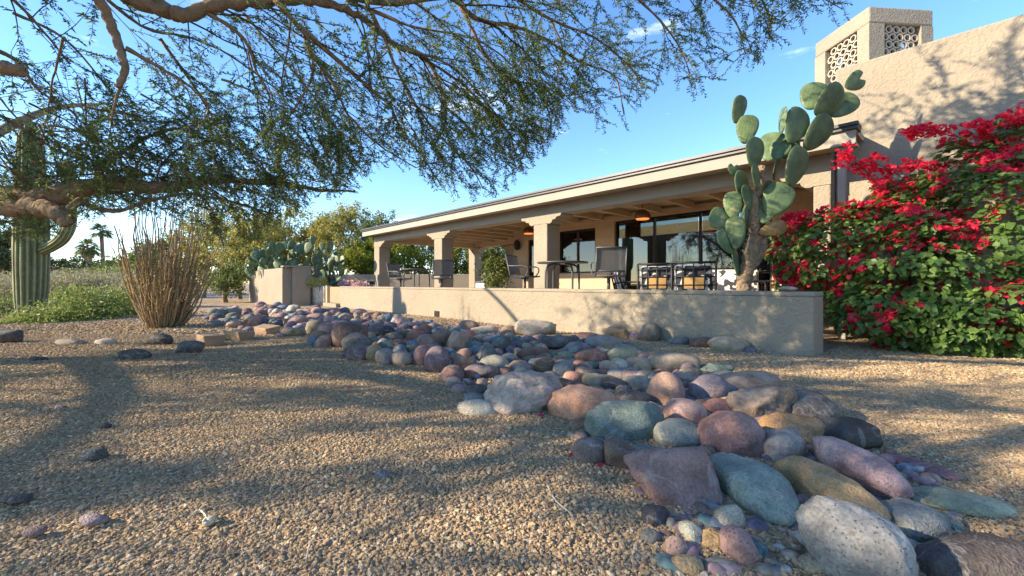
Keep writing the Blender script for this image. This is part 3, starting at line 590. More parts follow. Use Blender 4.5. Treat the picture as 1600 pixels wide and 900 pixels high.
# long stones lying at an angle: end pixels, width px, colour, thickness, label
LONG = [(1122, 722, 1246, 812, 92, 'V', .07, 'stone', 'long pale sage-green boulder lying in the sun at the front'), (1212, 722, 1388, 824, 64, 'O', .075, 'stone', 'long ochre boulder under the pale limestone lump'),
        (1268, 697, 1418, 778, 60, 'U', .08, 'pit', 'long pinkish-brown boulder beside the long ochre one'), (1243, 822, 1440, 905, 94, 'L', .11, 'pit', 'long speckled grey rounded boulder at the bottom edge'),
        (1386, 712, 1502, 751, 30, 'A', .02, 'stone', 'thin purple-red slab half sunk in the gravel at right')]
STY = {'r': 'round', 'b': 'blocky', 'f': 'flat', 'a': 'angular', 'c': 'crust'}
rocks = []      # (object, px centre, py centre, size px, colour key, own label or None)
taken = []
def add_rock(x0, y0, x1, y1, ck, st, label=None, seed=0):
    w, h = x1 - x0, y1 - y0; cx, cy = (x0 + x1) / 2, (y0 + y1) / 2
    style = STY[st]; zc = .03
    for _ in range(6):
        Z = (H - zc) * F / (cy - HOR); phi = math.atan2(cy - HOR, F)
        a = w / 2 * Z / F; S = h / 2 * Z / F * math.cos(phi) ** .5
        ratio = 1.9 if st == 'f' else 1.35
        c = S / math.sqrt(math.cos(phi) ** 2 + (ratio * math.sin(phi)) ** 2); b = c * ratio
        b = max(b, .55 * a); c = math.sqrt(max((S ** 2 - (b * math.sin(phi)) ** 2), (.3 * S) ** 2)) / math.cos(phi)
        zc = c * (.5 if w > 60 else .68)
    sub = 4 if w > 75 else (3 if w > 26 else 2)
    me = rock_mesh(seed, a * 1.14, b * 1.14, c * (1.28 if w > 60 else 1.42), style, sub)
    X = (cx - 800) / F * Z
    col = RC[ck][1]; j = rng.uniform(.7, 1.12); hue = [rng.uniform(.92, 1.08) for _ in range(3)]
    big = w > 60
    mt = 'crust' if st == 'c' else ('pit' if ck in 'SAUMR' and rng.random() < (.9 if big else .5) else 'stone')
    me.materials.append(M[mt])
    o = bpy.data.objects.new('river_rock', me); COL.objects.link(o); o.location = (X, Z, zc)
    o.rotation_euler = (rng.uniform(-.08, .08), rng.uniform(-.1, .1), rng.uniform(-.12, .12))
    gm = sum(col) / 3; mu_ = .2
    col = [c_ * (1 - mu_) + mu_ * gm * d_ for c_, d_ in zip(col, (1.12, 1.0, .86))]
    col = [c_ * d_ for c_, d_ in zip(col, (1.1, 1.0, .85))]
    o.color = (*[min(1, c_ * j * k_) for c_, k_ in zip(col, hue)], 1)
    rocks.append((o, cx, cy, w, ck, label, style)); taken.append((X, Z, max(a, b)))
    return o
sd = 100
for line in ROCKS.strip().split('\n'):
    for item in line.split('|'):
        p = item.split(); ox, oy, s = CR[p[0]]; x0, y0, x1, y1 = [float(q) for q in p[1:5]]
        add_rock(ox + x0 / s, oy + y0 / s, ox + x1 / s, oy + y1 / s, p[5], p[6], ' '.join(p[7:]) or None, sd); sd += 1
for x0, y0, x1, y1, wd, ck, th, mt, lab in LONG:
    A, B_ = gnd(x0, y0, th * .6), gnd(x1, y1, th * .6); c = (A + B_) / 2; d = B_ - A
    b = wd / 2 * c.y / F; me = rock_mesh(sd, d.length / 2, max(b, .03), th, 'flat' if th < .05 else 'slab', 4); sd += 1; me.materials.append(M[mt])
    o = bpy.data.objects.new('river_rock', me); COL.objects.link(o); o.location = (c.x, c.y, th * .6); o.rotation_euler = (rng.uniform(-.1, .1), 0, math.atan2(d.y, d.x)); o.color = (*[q * (.68 if ck == 'L' else 1) for q in RC[ck][1]], 1)
    rocks.append((o, (x0 + x1) / 2, (y0 + y1) / 2, abs(x1 - x0), ck, lab, 'long')); taken.append((c.x, c.y, d.length * .4))
# small cobbles filling the bed between them
def inside(px, py, poly):
    c = False; n = len(poly)
    for i in range(n):
        (xa, ya), (xb, yb) = poly[i], poly[i - 1]
        if (ya > py) != (yb > py) and px < (xb - xa) * (py - ya) / (yb - ya) + xa: c = not c
    return c
BEDS = [([(330, 512), (322, 492), (345, 482), (420, 474), (470, 479), (520, 487), (600, 494), (700, 512), (770, 522), (850, 528), (960, 532), (1010, 552), (950, 560), (880, 600), (800, 592), (720, 566), (650, 548), (560, 532), (500, 524), (430, 508), (380, 500)], 330, (9, 19)),
        ([(700, 570), (760, 560), (880, 560), (960, 560), (1040, 570), (1130, 590), (1180, 620), (1100, 640), (1000, 640), (930, 625), (850, 600), (760, 600), (710, 605)], 130, (12, 26)),
        ([(1010, 790), (1060, 780), (1130, 820), (1230, 850), (1240, 900), (1040, 900), (1000, 830)], 12, (9, 20)),
        ([(900, 620), (1000, 600), (1150, 600), (1260, 640), (1380, 700), (1480, 760), (1500, 860), (1400, 900), (1100, 860), (1000, 790), (960, 720), (890, 690)], 150, (12, 30))]
for poly, n, (s0, s1) in BEDS:
    xs = [p[0] for p in poly]; ys = [p[1] for p in poly]; k = 0; tries = 0
    while k < n and tries < n * 60:
        tries += 1; px, py = rng.uniform(min(xs), max(xs)), rng.uniform(min(ys), max(ys))
        if not inside(px, py, poly): continue
        w = rng.uniform(s0, s1) * (.8 + .5 * (py - 470) / 100 if py < 600 else 1.0); h = w * rng.uniform(.45, .75)
        g_ = gnd(px, py); r = w / 2 * g_.y / F
        if any((g_.x - a) ** 2 + (g_.y - b) ** 2 < (r * .6 + c * .62) ** 2 for a, b, c in taken): continue
        add_rock(px - w / 2, py - h / 2, px + w / 2, py + h / 2, rng.choice('PPMRGGGBKKKNNNWWWLLUTA'), rng.choice('rrrffa'), None, sd); sd += 1; k += 1
# keep the 300 that show largest as things of their own; the smallest are joined
rocks.sort(key=lambda r: (r[5] is None, -r[3])); small = rocks[296:]; rocks = rocks[:296]
m_, nt_, b_ = newmat('cobble_mix'); g_n = N(nt_, 'ShaderNodeNewGeometry'); rp = N(nt_, 'ShaderNodeValToRGB'); el = rp.color_ramp.elements; rp.color_ramp.interpolation = 'CONSTANT'
keys = 'NKWGLNPBKMTUW'; el[0].color = rgb(*RC['N'][1]); el[1].position = .96; el[1].color = rgb(*RC['G'][1])
for i_, k_ in enumerate(keys[1:]): q = el.new((i_ + 1) / len(keys)); q.color = rgb(*RC[k_][1])
nt_.links.new(g_n.outputs['Random Per Island'], rp.inputs['Fac']); co_ = N(nt_, 'ShaderNodeTexCoord'); nn_ = N(nt_, 'ShaderNodeTexNoise'); nn_.inputs['Scale'].default_value = 38; nn_.inputs['Detail'].default_value = 6; nt_.links.new(co_.outputs['Object'], nn_.inputs['Vector'])
mr_ = N(nt_, 'ShaderNodeMapRange'); mr_.inputs['From Min'].default_value = .3; mr_.inputs['From Max'].default_value = .7; mr_.inputs['To Min'].default_value = .5; mr_.inputs['To Max'].default_value = 1.3; nt_.links.new(nn_.outputs['Fac'], mr_.inputs['Value'])
vs_ = N(nt_, 'ShaderNodeVectorMath', operation='SCALE'); nt_.links.new(rp.outputs[0], vs_.inputs[0]); nt_.links.new(mr_.outputs[0], vs_.inputs[3]); nt_.links.new(vs_.outputs[0], b_.inputs['Base Color']); b_.inputs['Roughness'].default_value = .9; b_.inputs['Specular IOR Level'].default_value = .15
bp_ = N(nt_, 'ShaderNodeBump'); bp_.inputs['Strength'].default_value = .6; bp_.inputs['Distance'].default_value = .006; nt_.links.new(nn_.outputs['Fac'], bp_.inputs['Height']); nt_.links.new(bp_.outputs[0], b_.inputs['Normal'])
Vs, Fs_, base_ = [], [], 0
for r in small:
    o = r[0]; R3 = np.array(o.rotation_euler.to_matrix()); v = np.empty(len(o.data.vertices) * 3); o.data.vertices.foreach_get('co', v); v = v.reshape(-1, 3) @ R3.T + np.array(o.location)
    f = np.empty(len(o.data.polygons) * 3, np.int32); o.data.polygons.foreach_get('vertices', f); Vs.append(v); Fs_.append(f.reshape(-1, 3) + base_); base_ += len(v)
    me_ = o.data; bpy.data.objects.remove(o); bpy.data.meshes.remove(me_)
pr_ = np.random.default_rng(77)              # pebbles packed into the gaps
for poly, n in ((BEDS[0][0], 260), (BEDS[1][0], 200), (BEDS[2][0], 30), (BEDS[3][0], 300)):
    xs = [p[0] for p in poly]; ys = [p[1] for p in poly]; k = 0
    while k < n:
        px, py = pr_.uniform(min(xs), max(xs)), pr_.uniform(min(ys), max(ys))
        if not inside(px, py, poly): continue
        k += 1; g_ = gnd(px, py); s = pr_.uniform(.010, .032) * (1.3 if py < 560 else 1.0); v, f = ICO[2]
        v = v * (1 + .12 * np.sin(v @ pr_.normal(size=3) * 2 + 1) + .08 * np.sin(v @ pr_.normal(size=3) * 3.3))[:, None] * np.array([s * pr_.uniform(.9, 1.5), s, s * .7]); a = pr_.uniform(0, 6.28); c_, s_ = math.cos(a), math.sin(a)
        v = v @ np.array([[c_, s_, 0], [-s_, c_, 0], [0, 0, 1]]) + np.array([g_.x, g_.y, s * .35]); Vs.append(v); Fs_.append(f + base_); base_ += len(v)
tag(ob('small_cobbles', npmesh('small_cobbles', np.concatenate(Vs), np.concatenate(Fs_), m_, True)), 'small mixed cobbles filling the gaps of the rock bed', 'cobbles', kind='stuff')
# labels: the well-known stones by their own look, the others by the well-known stones near them
anchors = [(r[1], r[2], r[5]) for r in rocks if r[5]]
SHORT = {}
def short(l):
    for cut in (' left of', ' right of', ' in front', ' beside', ' at the', ' lying', ' near', ' against', ' behind', ' with', ' standing', ' alone', ' out in', ' catching', ' on the', ' in the', ' under', ' half', ' on top', ' for'):
        i = l.find(cut)
        if i > 8: l = l[:i]
    return l
seen = {}
for o, cx, cy, w, ck, lab, st in rocks:
    if not lab:
        near = sorted(anchors, key=lambda q: (q[0] - cx) ** 2 + (2.2 * (q[1] - cy)) ** 2)[:2]
        dx, dy = cx - near[0][0], cy - near[0][1]
        rel = ('right of' if dx > 0 else 'left of') if abs(dx) > 1.3 * abs(dy) else ('in front of' if dy > 0 else 'behind')
        sz = 'tiny' if w < 14 else 'small' if w < 22 else 'fist-sized' if w < 34 else 'medium'
        shp = {'round': 'rounded', 'blocky': 'blocky', 'flat': 'flat', 'angular': 'angular', 'crust': 'rough', 'long': 'long'}[st]
        base = f'{sz} {shp} {RC[ck][0]} cobble {rel} the {short(near[0][2])}'
        for lab in (base, f'{sz} {shp} {RC[ck][0]} cobble between the {short(near[0][2])} and {short(near[1][2])}', f'{sz} {shp} {RC[ck][0]} cobble on the side of the {short(near[1][2])}'):
            lab = ' '.join(lab.split()[:16])
            if lab not in seen: break
    if lab in seen: seen[lab] += 1
    else: seen[lab] = 1
    tag(o, lab, 'rock', 'river rocks of the dry creek bed' if cx > 318 and not lab.endswith('gravel') else 'stones lying on the gravel')
# cut sandstone blocks at the head of the rock bed
M['block'] = mat('cut_sandstone', (.31, .215, .135), .9, .25, 10, .6, 25, dist=.02)
for (cx, cy, w, rz, lab) in ((327, 538, .25, -.5, 'tan cut stone block nearest the ocotillo, lying low on the gravel'), (373, 529, .36, -.45, 'long tan cut stone block in the middle of the row'), (416, 520, .34, -.4, 'tall golden cut stone block at the foot of the rock bed'), (446, 509, .22, -.5, 'tan cut stone block tucked among the cobbles')):
    g_ = gnd(cx, cy); b = MB().box(-w / 2, w / 2, -.10, .10, -.02, .10 if w > .3 else .12)
    b.v = [v + Vector((rng.uniform(-.03, .03), rng.uniform(-.03, .03), rng.uniform(-.02, .02))) for v in b.v]
    o = b.build('stone_block', M['block'], bevel=.014); o.location = (g_.x, g_.y, 0); o.rotation_euler = (rng.uniform(-.05, .05), rng.uniform(-.06, .06), rz)
    tag(o, lab, 'stone block', 'cut stone blocks beside the rock bed')

# ================================================================ THE BIG MESQUITE OVERHEAD
ENV = [(-900, 420), (-60, 392), (0, 382), (60, 378), (105, 360), (130, 345), (200, 338), (270, 345), (300, 372), (345, 405), (375, 385), (410, 365), (455, 335), (500, 312), (560, 300), (585, 265), (620, 258), (660, 285), (720, 312), (755, 318), (800, 290), (850, 250), (880, 205), (905, 180), (935, 200), (985, 222), (1005, 160), (1030, 132), (1060, 135), (1085, 156), (1115, 140), (1150, 128), (1200, 92), (1250, 55), (1325, 30), (1345, -10), (1500, -160), (2500, -300)]
EX, EY = [e[0] for e in ENV], [e[1] for e in ENV]
def low_ok(p, soft=0.0):
    if p.y < .25: return True
    px = 800 + F * p.x / p.y; py = HOR - F * (p.z - H) / p.y
    if px < -250 or px > 1800: return p.z > 1.3
    return py < np.interp(px, EX, EY) + soft
LIMBS = [
 ([(0, 312, 3.6), (60, 310, 3.6), (90, 305, 3.6), (130, 293, 3.65), (190, 288, 3.8), (240, 293, 3.9), (300, 288, 4.0), (350, 280, 4.1), (420, 285, 4.3), (500, 296, 4.5), (555, 300, 4.6)], .115, .010, 1),
 ([(-20, 325, 3.6), (40, 324, 3.5), (75, 327, 3.45), (95, 337, 3.4), (106, 349, 3.38)], .085, .05, 0),
 ([(98, 338, 3.45), (115, 322, 3.5), (128, 312, 3.55), (145, 324, 3.6), (185, 329, 3.7), (240, 312, 3.8), (300, 303, 3.9), (370, 318, 4.0), (430, 335, 4.2)], .034, .007, 1),
 ([(150, 292, 3.7), (153, 280, 3.7), (165, 258, 3.7), (190, 240, 3.7), (225, 215, 3.8), (280, 200, 3.9), (340, 190, 4.0)], .028, .007, 1),
 ([(205, 287, 3.8), (212, 262, 3.8), (228, 240, 3.8), (262, 222, 3.9)], .012, .005, 1), ([(245, 290, 3.9), (250, 260, 3.9), (275, 235, 4.0), (300, 225, 4.0)], .010, .005, 1),
 ([(60, -90, 2.8), (150, -35, 2.9), (210, -2, 3.0), (262, 16, 3.0), (286, 24, 3.0), (330, 10, 3.05), (400, 2, 3.1), (470, 0, 3.2), (520, 8, 3.3), (570, 30, 3.4), (620, 72, 3.55), (665, 92, 3.7), (690, 140, 3.8), (696, 190, 3.9), (680, 225, 4.0)], .072, .008, 1),
 ([(480, -30, 3.1), (600, 5, 3.3), (700, -5, 3.4), (745, 30, 3.6), (800, 40, 3.8), (850, 60, 4.0), (905, 95, 4.2), (960, 120, 4.4), (975, 180, 4.5)], .030, .006, 1),
 ([(150, -10, 2.7), (165, 20, 2.75), (182, 60, 2.8), (192, 90, 2.8), (195, 115, 2.8), (183, 135, 2.8)], .036, .018, 0),
 ([(196, 75, 2.8), (240, 100, 2.9), (290, 130, 3.0), (325, 165, 3.1), (315, 195, 3.2)], .016, .005, 1), ([(190, 130, 2.8), (180, 160, 2.85), (175, 190, 2.9)], .012, .005, 1),
 ([(320, 18, 3.05), (370, 50, 3.1), (392, 80, 3.15), (400, 110, 3.2), (420, 150, 3.3), (425, 205, 3.4)], .017, .005, 1),
 ([(430, 0, 3.1), (460, 35, 3.1), (480, 60, 3.1), (490, 110, 3.2), (470, 155, 3.2), (440, 200, 3.3)], .022, .005, 1),
 ([(465, 38, 3.1), (500, 70, 3.2), (540, 105, 3.3), (580, 140, 3.4), (610, 165, 3.5), (625, 200, 3.6), (660, 245, 3.7), (690, 290, 3.8)], .022, .005, 1),
 ([(700, -30, 3.6), (735, 40, 3.7), (755, 80, 3.8), (775, 105, 3.9), (800, 125, 4.0), (850, 135, 4.2), (890, 160, 4.4)], .02, .005, 1),
 ([(760, -60, 3.5), (800, -10, 3.6), (860, 30, 3.8), (930, 60, 4.0), (985, 105, 4.2), (1000, 130, 4.3)], .02, .005, 1),
 ([(900, -80, 3.5), (960, -30, 3.6), (1020, 20, 3.8), (1060, 70, 3.9), (1078, 115, 4.0)], .018, .005, 1),
 ([(950, -100, 3.5), (1040, -40, 3.6), (1110, -5, 3.7), (1150, 35, 3.8), (1165, 85, 3.85)], .018, .005, 1), ([(1000, -110, 3.5), (1090, -60, 3.6), (1170, -20, 3.7), (1200, 20, 3.8), (1205, 50, 3.8)], .016, .005, 1),
 ([(1050, -120, 3.5), (1150, -60, 3.6), (1230, -25, 3.7), (1290, 0, 3.75), (1316, 14, 3.8)], .016, .004, 1),
 ([(560, -20, 3.3), (600, 60, 3.4), (640, 150, 3.6), (690, 215, 3.8), (735, 260, 4.0), (755, 295, 4.1)], .018, .005, 1),
 ([(480, 75, 3.2), (520, 130, 3.3), (545, 180, 3.4), (590, 225, 3.6), (650, 262, 3.8)], .016, .005, 1), ([(660, 90, 3.7), (720, 130, 3.9), (780, 190, 4.1), (820, 240, 4.2)], .014, .004, 1),
 ([(620, 75, 3.5), (700, 100, 3.7), (760, 160, 3.9), (800, 220, 4.1), (790, 265, 4.2)], .013, .004, 1), ([(860, 30, 3.8), (880, 80, 3.9), (870, 130, 4.0), (900, 165, 4.0)], .011, .004, 1),
 ([(-60, 60, 3.0), (20, 90, 3.2), (60, 140, 3.3), (120, 180, 3.4)], .02, .005, 1), ([(-80, 150, 3.2), (0, 180, 3.3), (80, 230, 3.5), (140, 255, 3.6)], .02, .005, 1), ([(-100, -100, 3.0), (0, -20, 3.1), (60, 40, 3.2), (110, 100, 3.3)], .02, .005, 1),
 ([(-90, 100, 2.9), (0, 105, 2.9), (35, 112, 2.9)], .05, .04, 0), ([(-60, 230, 3.4), (10, 262, 3.5), (70, 285, 3.6), (110, 270, 3.7)], .014, .004, 1),
 ([(250, 60, 3.5), (300, 130, 3.7), (350, 210, 3.9), (400, 255, 4.1), (445, 300, 4.3)], .014, .004, 1), ([(300, 290, 4.0), (330, 325, 4.1), (342, 360, 4.15), (350, 385, 4.2)], .010, .003, 2),
 ([(360, 283, 4.1), (400, 300, 4.2), (430, 318, 4.3)], .008, .003, 2), ([(-40, 330, 4.5), (20, 350, 4.6), (70, 356, 4.7), (105, 345, 4.8)], .010, .004, 2), ([(-60, 345, 4.4), (0, 362, 4.5), (50, 366, 4.6), (85, 362, 4.7)], .008, .004, 2),
 ([(100, -60, 3.2), (220, 40, 3.5), (300, 60, 3.8), (380, 100, 4.0), (500, 200, 4.4), (540, 260, 4.6)], .016, .004, 1), ([(540, 0, 3.6), (640, 40, 3.9), (760, 70, 4.2), (850, 160, 4.4), (860, 215, 4.5)], .015, .004, 1),
 ([(-30, 325, 5), (30, 338, 5.2), (80, 352, 5.2), (118, 340, 5.2)], .01, .004, 2), ([(-30, 290, 5), (20, 325, 5.1), (55, 352, 5.2), (70, 366, 5.2)], .01, .004, 2), ([(20, 200, 5), (45, 240, 5.1), (60, 290, 5.2), (50, 330, 5.2)], .01, .004, 2), ([(90, 180, 5), (70, 220, 5.1), (40, 260, 5.2), (30, 300, 5.2)], .01, .004, 2),
 ([(20, 20, 3.6), (100, 60, 3.8), (170, 140, 4.0), (230, 230, 4.2)], .014, .004, 1), ([(380, 20, 3.6), (440, 90, 3.8), (520, 190, 4.0), (560, 260, 4.2)], .013, .004, 1)]
mes = thing('mesquite_tree', 'big spreading mesquite tree whose leafy limbs hang over the yard', 'tree', (-6.4, 3.7, 0))
tw_list = []; leafB = []; leafD = []; leafN = []; leafS = []
def rv(s=1.0): return Vector((rng.gauss(0, s), rng.gauss(0, s), rng.gauss(0, s)))
def in_view(p, m=30):
    if p.y < .2: return False
    px = 800 + F * p.x / p.y; py = HOR - F * (p.z - H) / p.y
    return -m < px < 1600 + m and -m < py < 900
def crown_gap(p):                              # openings in the crown that let bands of sun through
    if p.x > -1.2: return -9
    k = p.z / math.tan(SUN_EL); gx, gy = p.x - SUN_AZ.x * k, p.y - SUN_AZ.y * k
    w = gy - .12 * gx; return math.sin(w * 5.6 + 2.0 + 1.0 * math.sin(gx * .9)) + .8 * math.sin(w * 10.5 + 1.5 * math.sin(gx * 1.6 + 1)) + .5 * math.sin(gx * 1.9 + w * 2.2)
def twig(p, d, ln, coarse=False):
    if coarse and (in_view(p, 90) or crown_gap(p + d.normalized() * ln * .5) > .08): return
    pts = [p.copy()]; n = 4; q = p.copy(); dd = d.normalized()
    for k in range(n):
        dd = (dd + Vector((.04, 0, -.16)) + rv(.13)).normalized(); q = q + dd * ln / n; pts.append(q.copy())
    if not low_ok(pts[2], rng.uniform(-14, 4)) or not low_ok(pts[-1], 6): return
    tw_list.append((pts, .002 if not coarse else .005))
    step = .0135 if not coarse else .05; L_ = ln; s = rng.random() * step
    while s < L_:
        k = min(int(s / L_ * n), n - 1); f = s / L_ * n - k; b = pts[k].lerp(pts[k + 1], f); ax = (pts[k + 1] - pts[k]).normalized()
        for sg in ((-1, 1) if rng.random() < .8 else (1,)):
            side = ax.cross(Vector((rng.uniform(-.4, .4), rng.uniform(-.4, .4), 1))).normalized() * sg
            leafB.append(b); leafD.append(side + ax * rng.uniform(.3, 1.0) + rv(.25)); leafN.append(rv(.6) + Vector((0, 0, 1))); leafS.append((rng.uniform(.024, .044), rng.uniform(.008, .014)) if not coarse else (rng.uniform(.05, .09), rng.uniform(.02, .035)))
        s += step * rng.uniform(.7, 1.3)
def side_branch(p, d, ln, r, depth, dens, coarse=False):
    n = max(4, int(ln / .11)); pts = [p.copy()]; q = p.copy(); dd = d.normalized()
    for k in range(n):
        dd = (dd + Vector((.02, 0, -.05)) + rv(.14)).normalized(); q = q + dd * ln / n
        if not low_ok(q, -8) or (coarse and in_view(q, 60)): break
        pts.append(q.copy())
    if len(pts) < 3: return
    m = len(pts); tw_list.append((pts, [r * (1 - .75 * i / (m - 1)) for i in range(m)]))
    for i in range(1, m):
        ax = (pts[i] - pts[i - 1]).normalized()
        for _ in range(dens):
            out = ax + rv(.55); 
            if depth > 0 and rng.random() < .33: side_branch(pts[i], out, ln * rng.uniform(.4, .65), r * .55, depth - 1, dens, coarse)
            else: twig(pts[i], out, rng.uniform(.16, .34) if not coarse else rng.uniform(.2, .38), coarse)
for _ in range(42):                      # lesser boughs through the crown
    px = rng.uniform(-20, 1000) if rng.random() < .45 else rng.uniform(-20, 560); lim = float(np.interp(px, EX, EY)); py = rng.uniform(max(10, lim - 190), lim - 25); Z = rng.uniform(3.3, 4.9)
    ang = rng.gauss(.75, .45); s = rng.uniform(60, 120); dx, dy = math.cos(ang) * s, math.sin(ang) * s
    LIMBS.append(([(px - dx * 1.2, py - dy * 1.2, Z - .25), (px - dx * .5, py - dy * .6, Z - .1), (px, py, Z), (px + dx * .5, py + dy * .4, Z + .1)], .009, .003, 1))
limb_mb = []
for pts, r0, r1, mode in LIMBS:
    P = smoothcurve([pix(*p) for p in pts], 5); n = len(P)
    for i in range(1, n - 1): P[i] = P[i] + rv(.35 * max(.006, min(.02, r0 * .25)))
    rad = [r0 + (r1 - r0) * (i / (n - 1)) ** .8 for i in range(n)]
    rad = [r * (1 + .13 * math.sin(i * 2.3) + rng.uniform(-.06, .06)) for i, r in enumerate(rad)]
    limb_mb.append((P, rad))
    if not mode: continue
    acc = 0; gap = .095 if mode == 1 else .055
    for i in range(2, n):
        acc += (P[i] - P[i - 1]).length
        while acc > gap:
            acc -= gap * rng.uniform(.7, 1.3)
            if rad[i] > .045 and rng.random() < .55: continue
            ax = (P[i] - P[i - 1]).normalized(); out = ax * rng.uniform(.5, 1.2) + rv(.55) + Vector((.15, .05, -.05))
            if mode == 2 or rng.random() < .3: twig(P[i], out, rng.uniform(.18, .36))
            else: side_branch(P[i], out, rng.uniform(.35, .85), max(.004, min(rad[i] * .45, .010)), 1, 1)
# the rest of the tree: trunk, main limbs and the crown left of the picture, over the yard
trunk_pts = [Vector(v) for v in ((-6.45, 3.75, -.1), (-6.3, 3.7, .4), (-6.0, 3.65, .9), (-5.5, 3.62, 1.25))]
limb_mb.append((smoothcurve(trunk_pts + [pix(-150, 340, 3.62), pix(-60, 325, 3.6), pix(5, 312, 3.6)], 5), None))
MAINS = [[(-5.9, 3.65, 1.0), (-5.3, 3.4, 2.0), (-4.2, 3.1, 2.9), (-2.8, 2.95, 3.4), (-1.0, 3.2, 3.8), (.6, 3.4, 3.95), (1.8, 3.6, 3.9)],
         [(-6.2, 3.7, .8), (-6.8, 2.9, 2.0), (-7.2, 1.8, 3.0), (-7.4, .4, 3.6)],
         [(-1.0, 3.2, 3.8), (.4, 3.7, 4.1), (1.8, 4.1, 4.25), (3.0, 4.3, 4.2)],
         [(-6.2, 3.5, 1.0), (-7.5, 1.5, 2.3), (-8.5, -.5, 3.0), (-9.0, -2.2, 3.3)], [(-5.7, 2.9, 1.8), (-5.8, .9, 2.8), (-6.0, -1.0, 3.2), (-5.8, -2.6, 3.4)],
         [(-6.1, 3.7, .9), (-7.2, 4.1, 2.1), (-8.6, 4.8, 3.1), (-10, 5.2, 3.5)], [(-6.1, 3.7, 1.0), (-6.3, 4.8, 2.2), (-6.6, 6.0, 3.2), (-7.0, 7.2, 3.8)], [(-6.0, 3.6, 1.1), (-5.2, 2.4, 2.3), (-4.6, 1.2, 3.2), (-4.2, -.2, 3.7)],
         [(-6.5, 3.3, 1.5), (-8.0, 3.0, 2.6), (-9.6, 2.4, 3.2)], [(-4.2, 3.1, 2.9), (-3.2, 2.0, 3.6), (-2.2, .9, 4.0), (-1.0, .2, 4.2)], [(-6.2, 3.7, 1.0), (-6.6, 3.4, 2.6), (-6.9, 3.2, 3.8), (-7.0, 3.1, 4.8)]]
for i, mpts in enumerate(MAINS):
    P = smoothcurve(mpts, 6); n = len(P); r0 = .11 if i in (0,) else .03 if i == 1 else .085
    limb_mb.append((P, [r0 * (1 - .75 * k / (n - 1)) for k in range(n)]))
    for k in range(6, n):
        if i in (0, 1):
            if (i == 0 and k % 5 == 0) or (i == 1 and k % 6 == 0): side_branch(P[k], Vector((rng.gauss(.2, .6), rng.gauss(0, .8), rng.gauss(.25, .3))), rng.uniform(.7, 1.3), .012, 1, 1, True)
        else:
            for _ in range(4):
                side_branch(P[k], Vector((rng.gauss(-.1, .8), rng.gauss(0, .8), rng.gauss(.12, .3))), rng.uniform(.9, 1.7), .014, 1, 1, True)
t_mb = MB(); 
for P, rad in limb_mb:
    if rad is None:
        n = len(P); rad = [.21 + (.125 - .21) * k / (n - 1) for k in range(n)]; rad[0] *= 1.4; rad = [r * (1 + .08 * math.sin(k * 1.7)) for k, r in enumerate(rad)]
        MB().tube(P, rad, 14).build('trunk', M['bark'], mes, smooth=True)
    else: MB().tube(P, rad, 10 if rad[0] > .03 else 6).build('limb', M['bark'], mes, smooth=True)
def poly_tubes(lst, n=3):
    V = []; Fq = []; base = 0
    for pts, r in lst:
        A = np.array([tuple(p) for p in pts]); m = len(A); T = unit(np.gradient(A, axis=0)); up = np.array([.13, .31, .94]); a = unit(np.cross(T, up)); c = np.cross(T, a)
        R = np.asarray(r if hasattr(r, '__len__') else [r] * (m - 1) + [r * .5])[:, None, None]
        th = np.arange(n) * 2 * np.pi / n
        V.append((A[:, None, :] + R * (a[:, None, :] * np.cos(th)[None, :, None] + c[:, None, :] * np.sin(th)[None, :, None])).reshape(-1, 3))
        i = np.arange(m - 1)[:, None] * n; k = np.arange(n)[None, :]; k2 = (k + 1) % n
        Fq.append((np.stack([i + k, i + k2, i + n + k2, i + n + k], -1) + base).reshape(-1, 4)); base += m * n
    return np.concatenate(V), np.concatenate(Fq)
V, Fq = poly_tubes(tw_list, 3); tag(ob('twigs', npmesh('twigs', V, Fq, M['twig'], True), mes), kind='stuff')
S_ = np.array(leafS); V, Fq = leaf_quads(np.array([tuple(v) for v in leafB]), np.array([tuple(v) for v in leafD]), np.array([tuple(v) for v in leafN]), S_[:, 0], S_[:, 1])
tag(ob('crown', npmesh('crown', V, Fq, M['mesq']), mes), kind='stuff')
print('mesquite leaves', len(leafB), 'twigs', len(tw_list))

n = 3600; ly = np.sqrt(1.2 + nrg.random(n) * 55); lx = (nrg.random(n) * 2 - 1) * 1.25 * ly; ok = ~(((lx - P0.x) * D2.x + (ly - P0.y) * D2.y > -.02) & ((lx - P0.x) * D1.x + (ly - P0.y) * D1.y > -.1)) & (((lx - P0.x) * D2.x + (ly - P0.y) * D2.y) < 2.4); lx, ly = lx[ok], ly[ok]; n = len(lx)
M['litter'] = leafmat('dry_leaf_litter', (.12, .075, .04), (.36, .26, .12), .1)
V, Fq = leaf_quads(np.column_stack([lx, ly, np.full(n, .014)]), np.column_stack([nrg.normal(size=(n, 2)), np.zeros(n)]), np.tile([[.1, .1, 1.0]], (n, 1)), nrg.uniform(.012, .04, n), nrg.uniform(.004, .009, n))
tag(ob('leaf_litter', npmesh('leaf_litter', V, Fq, M['litter'])), 'dry leaf litter strewn over the gravel', 'leaf litter', kind='stuff')

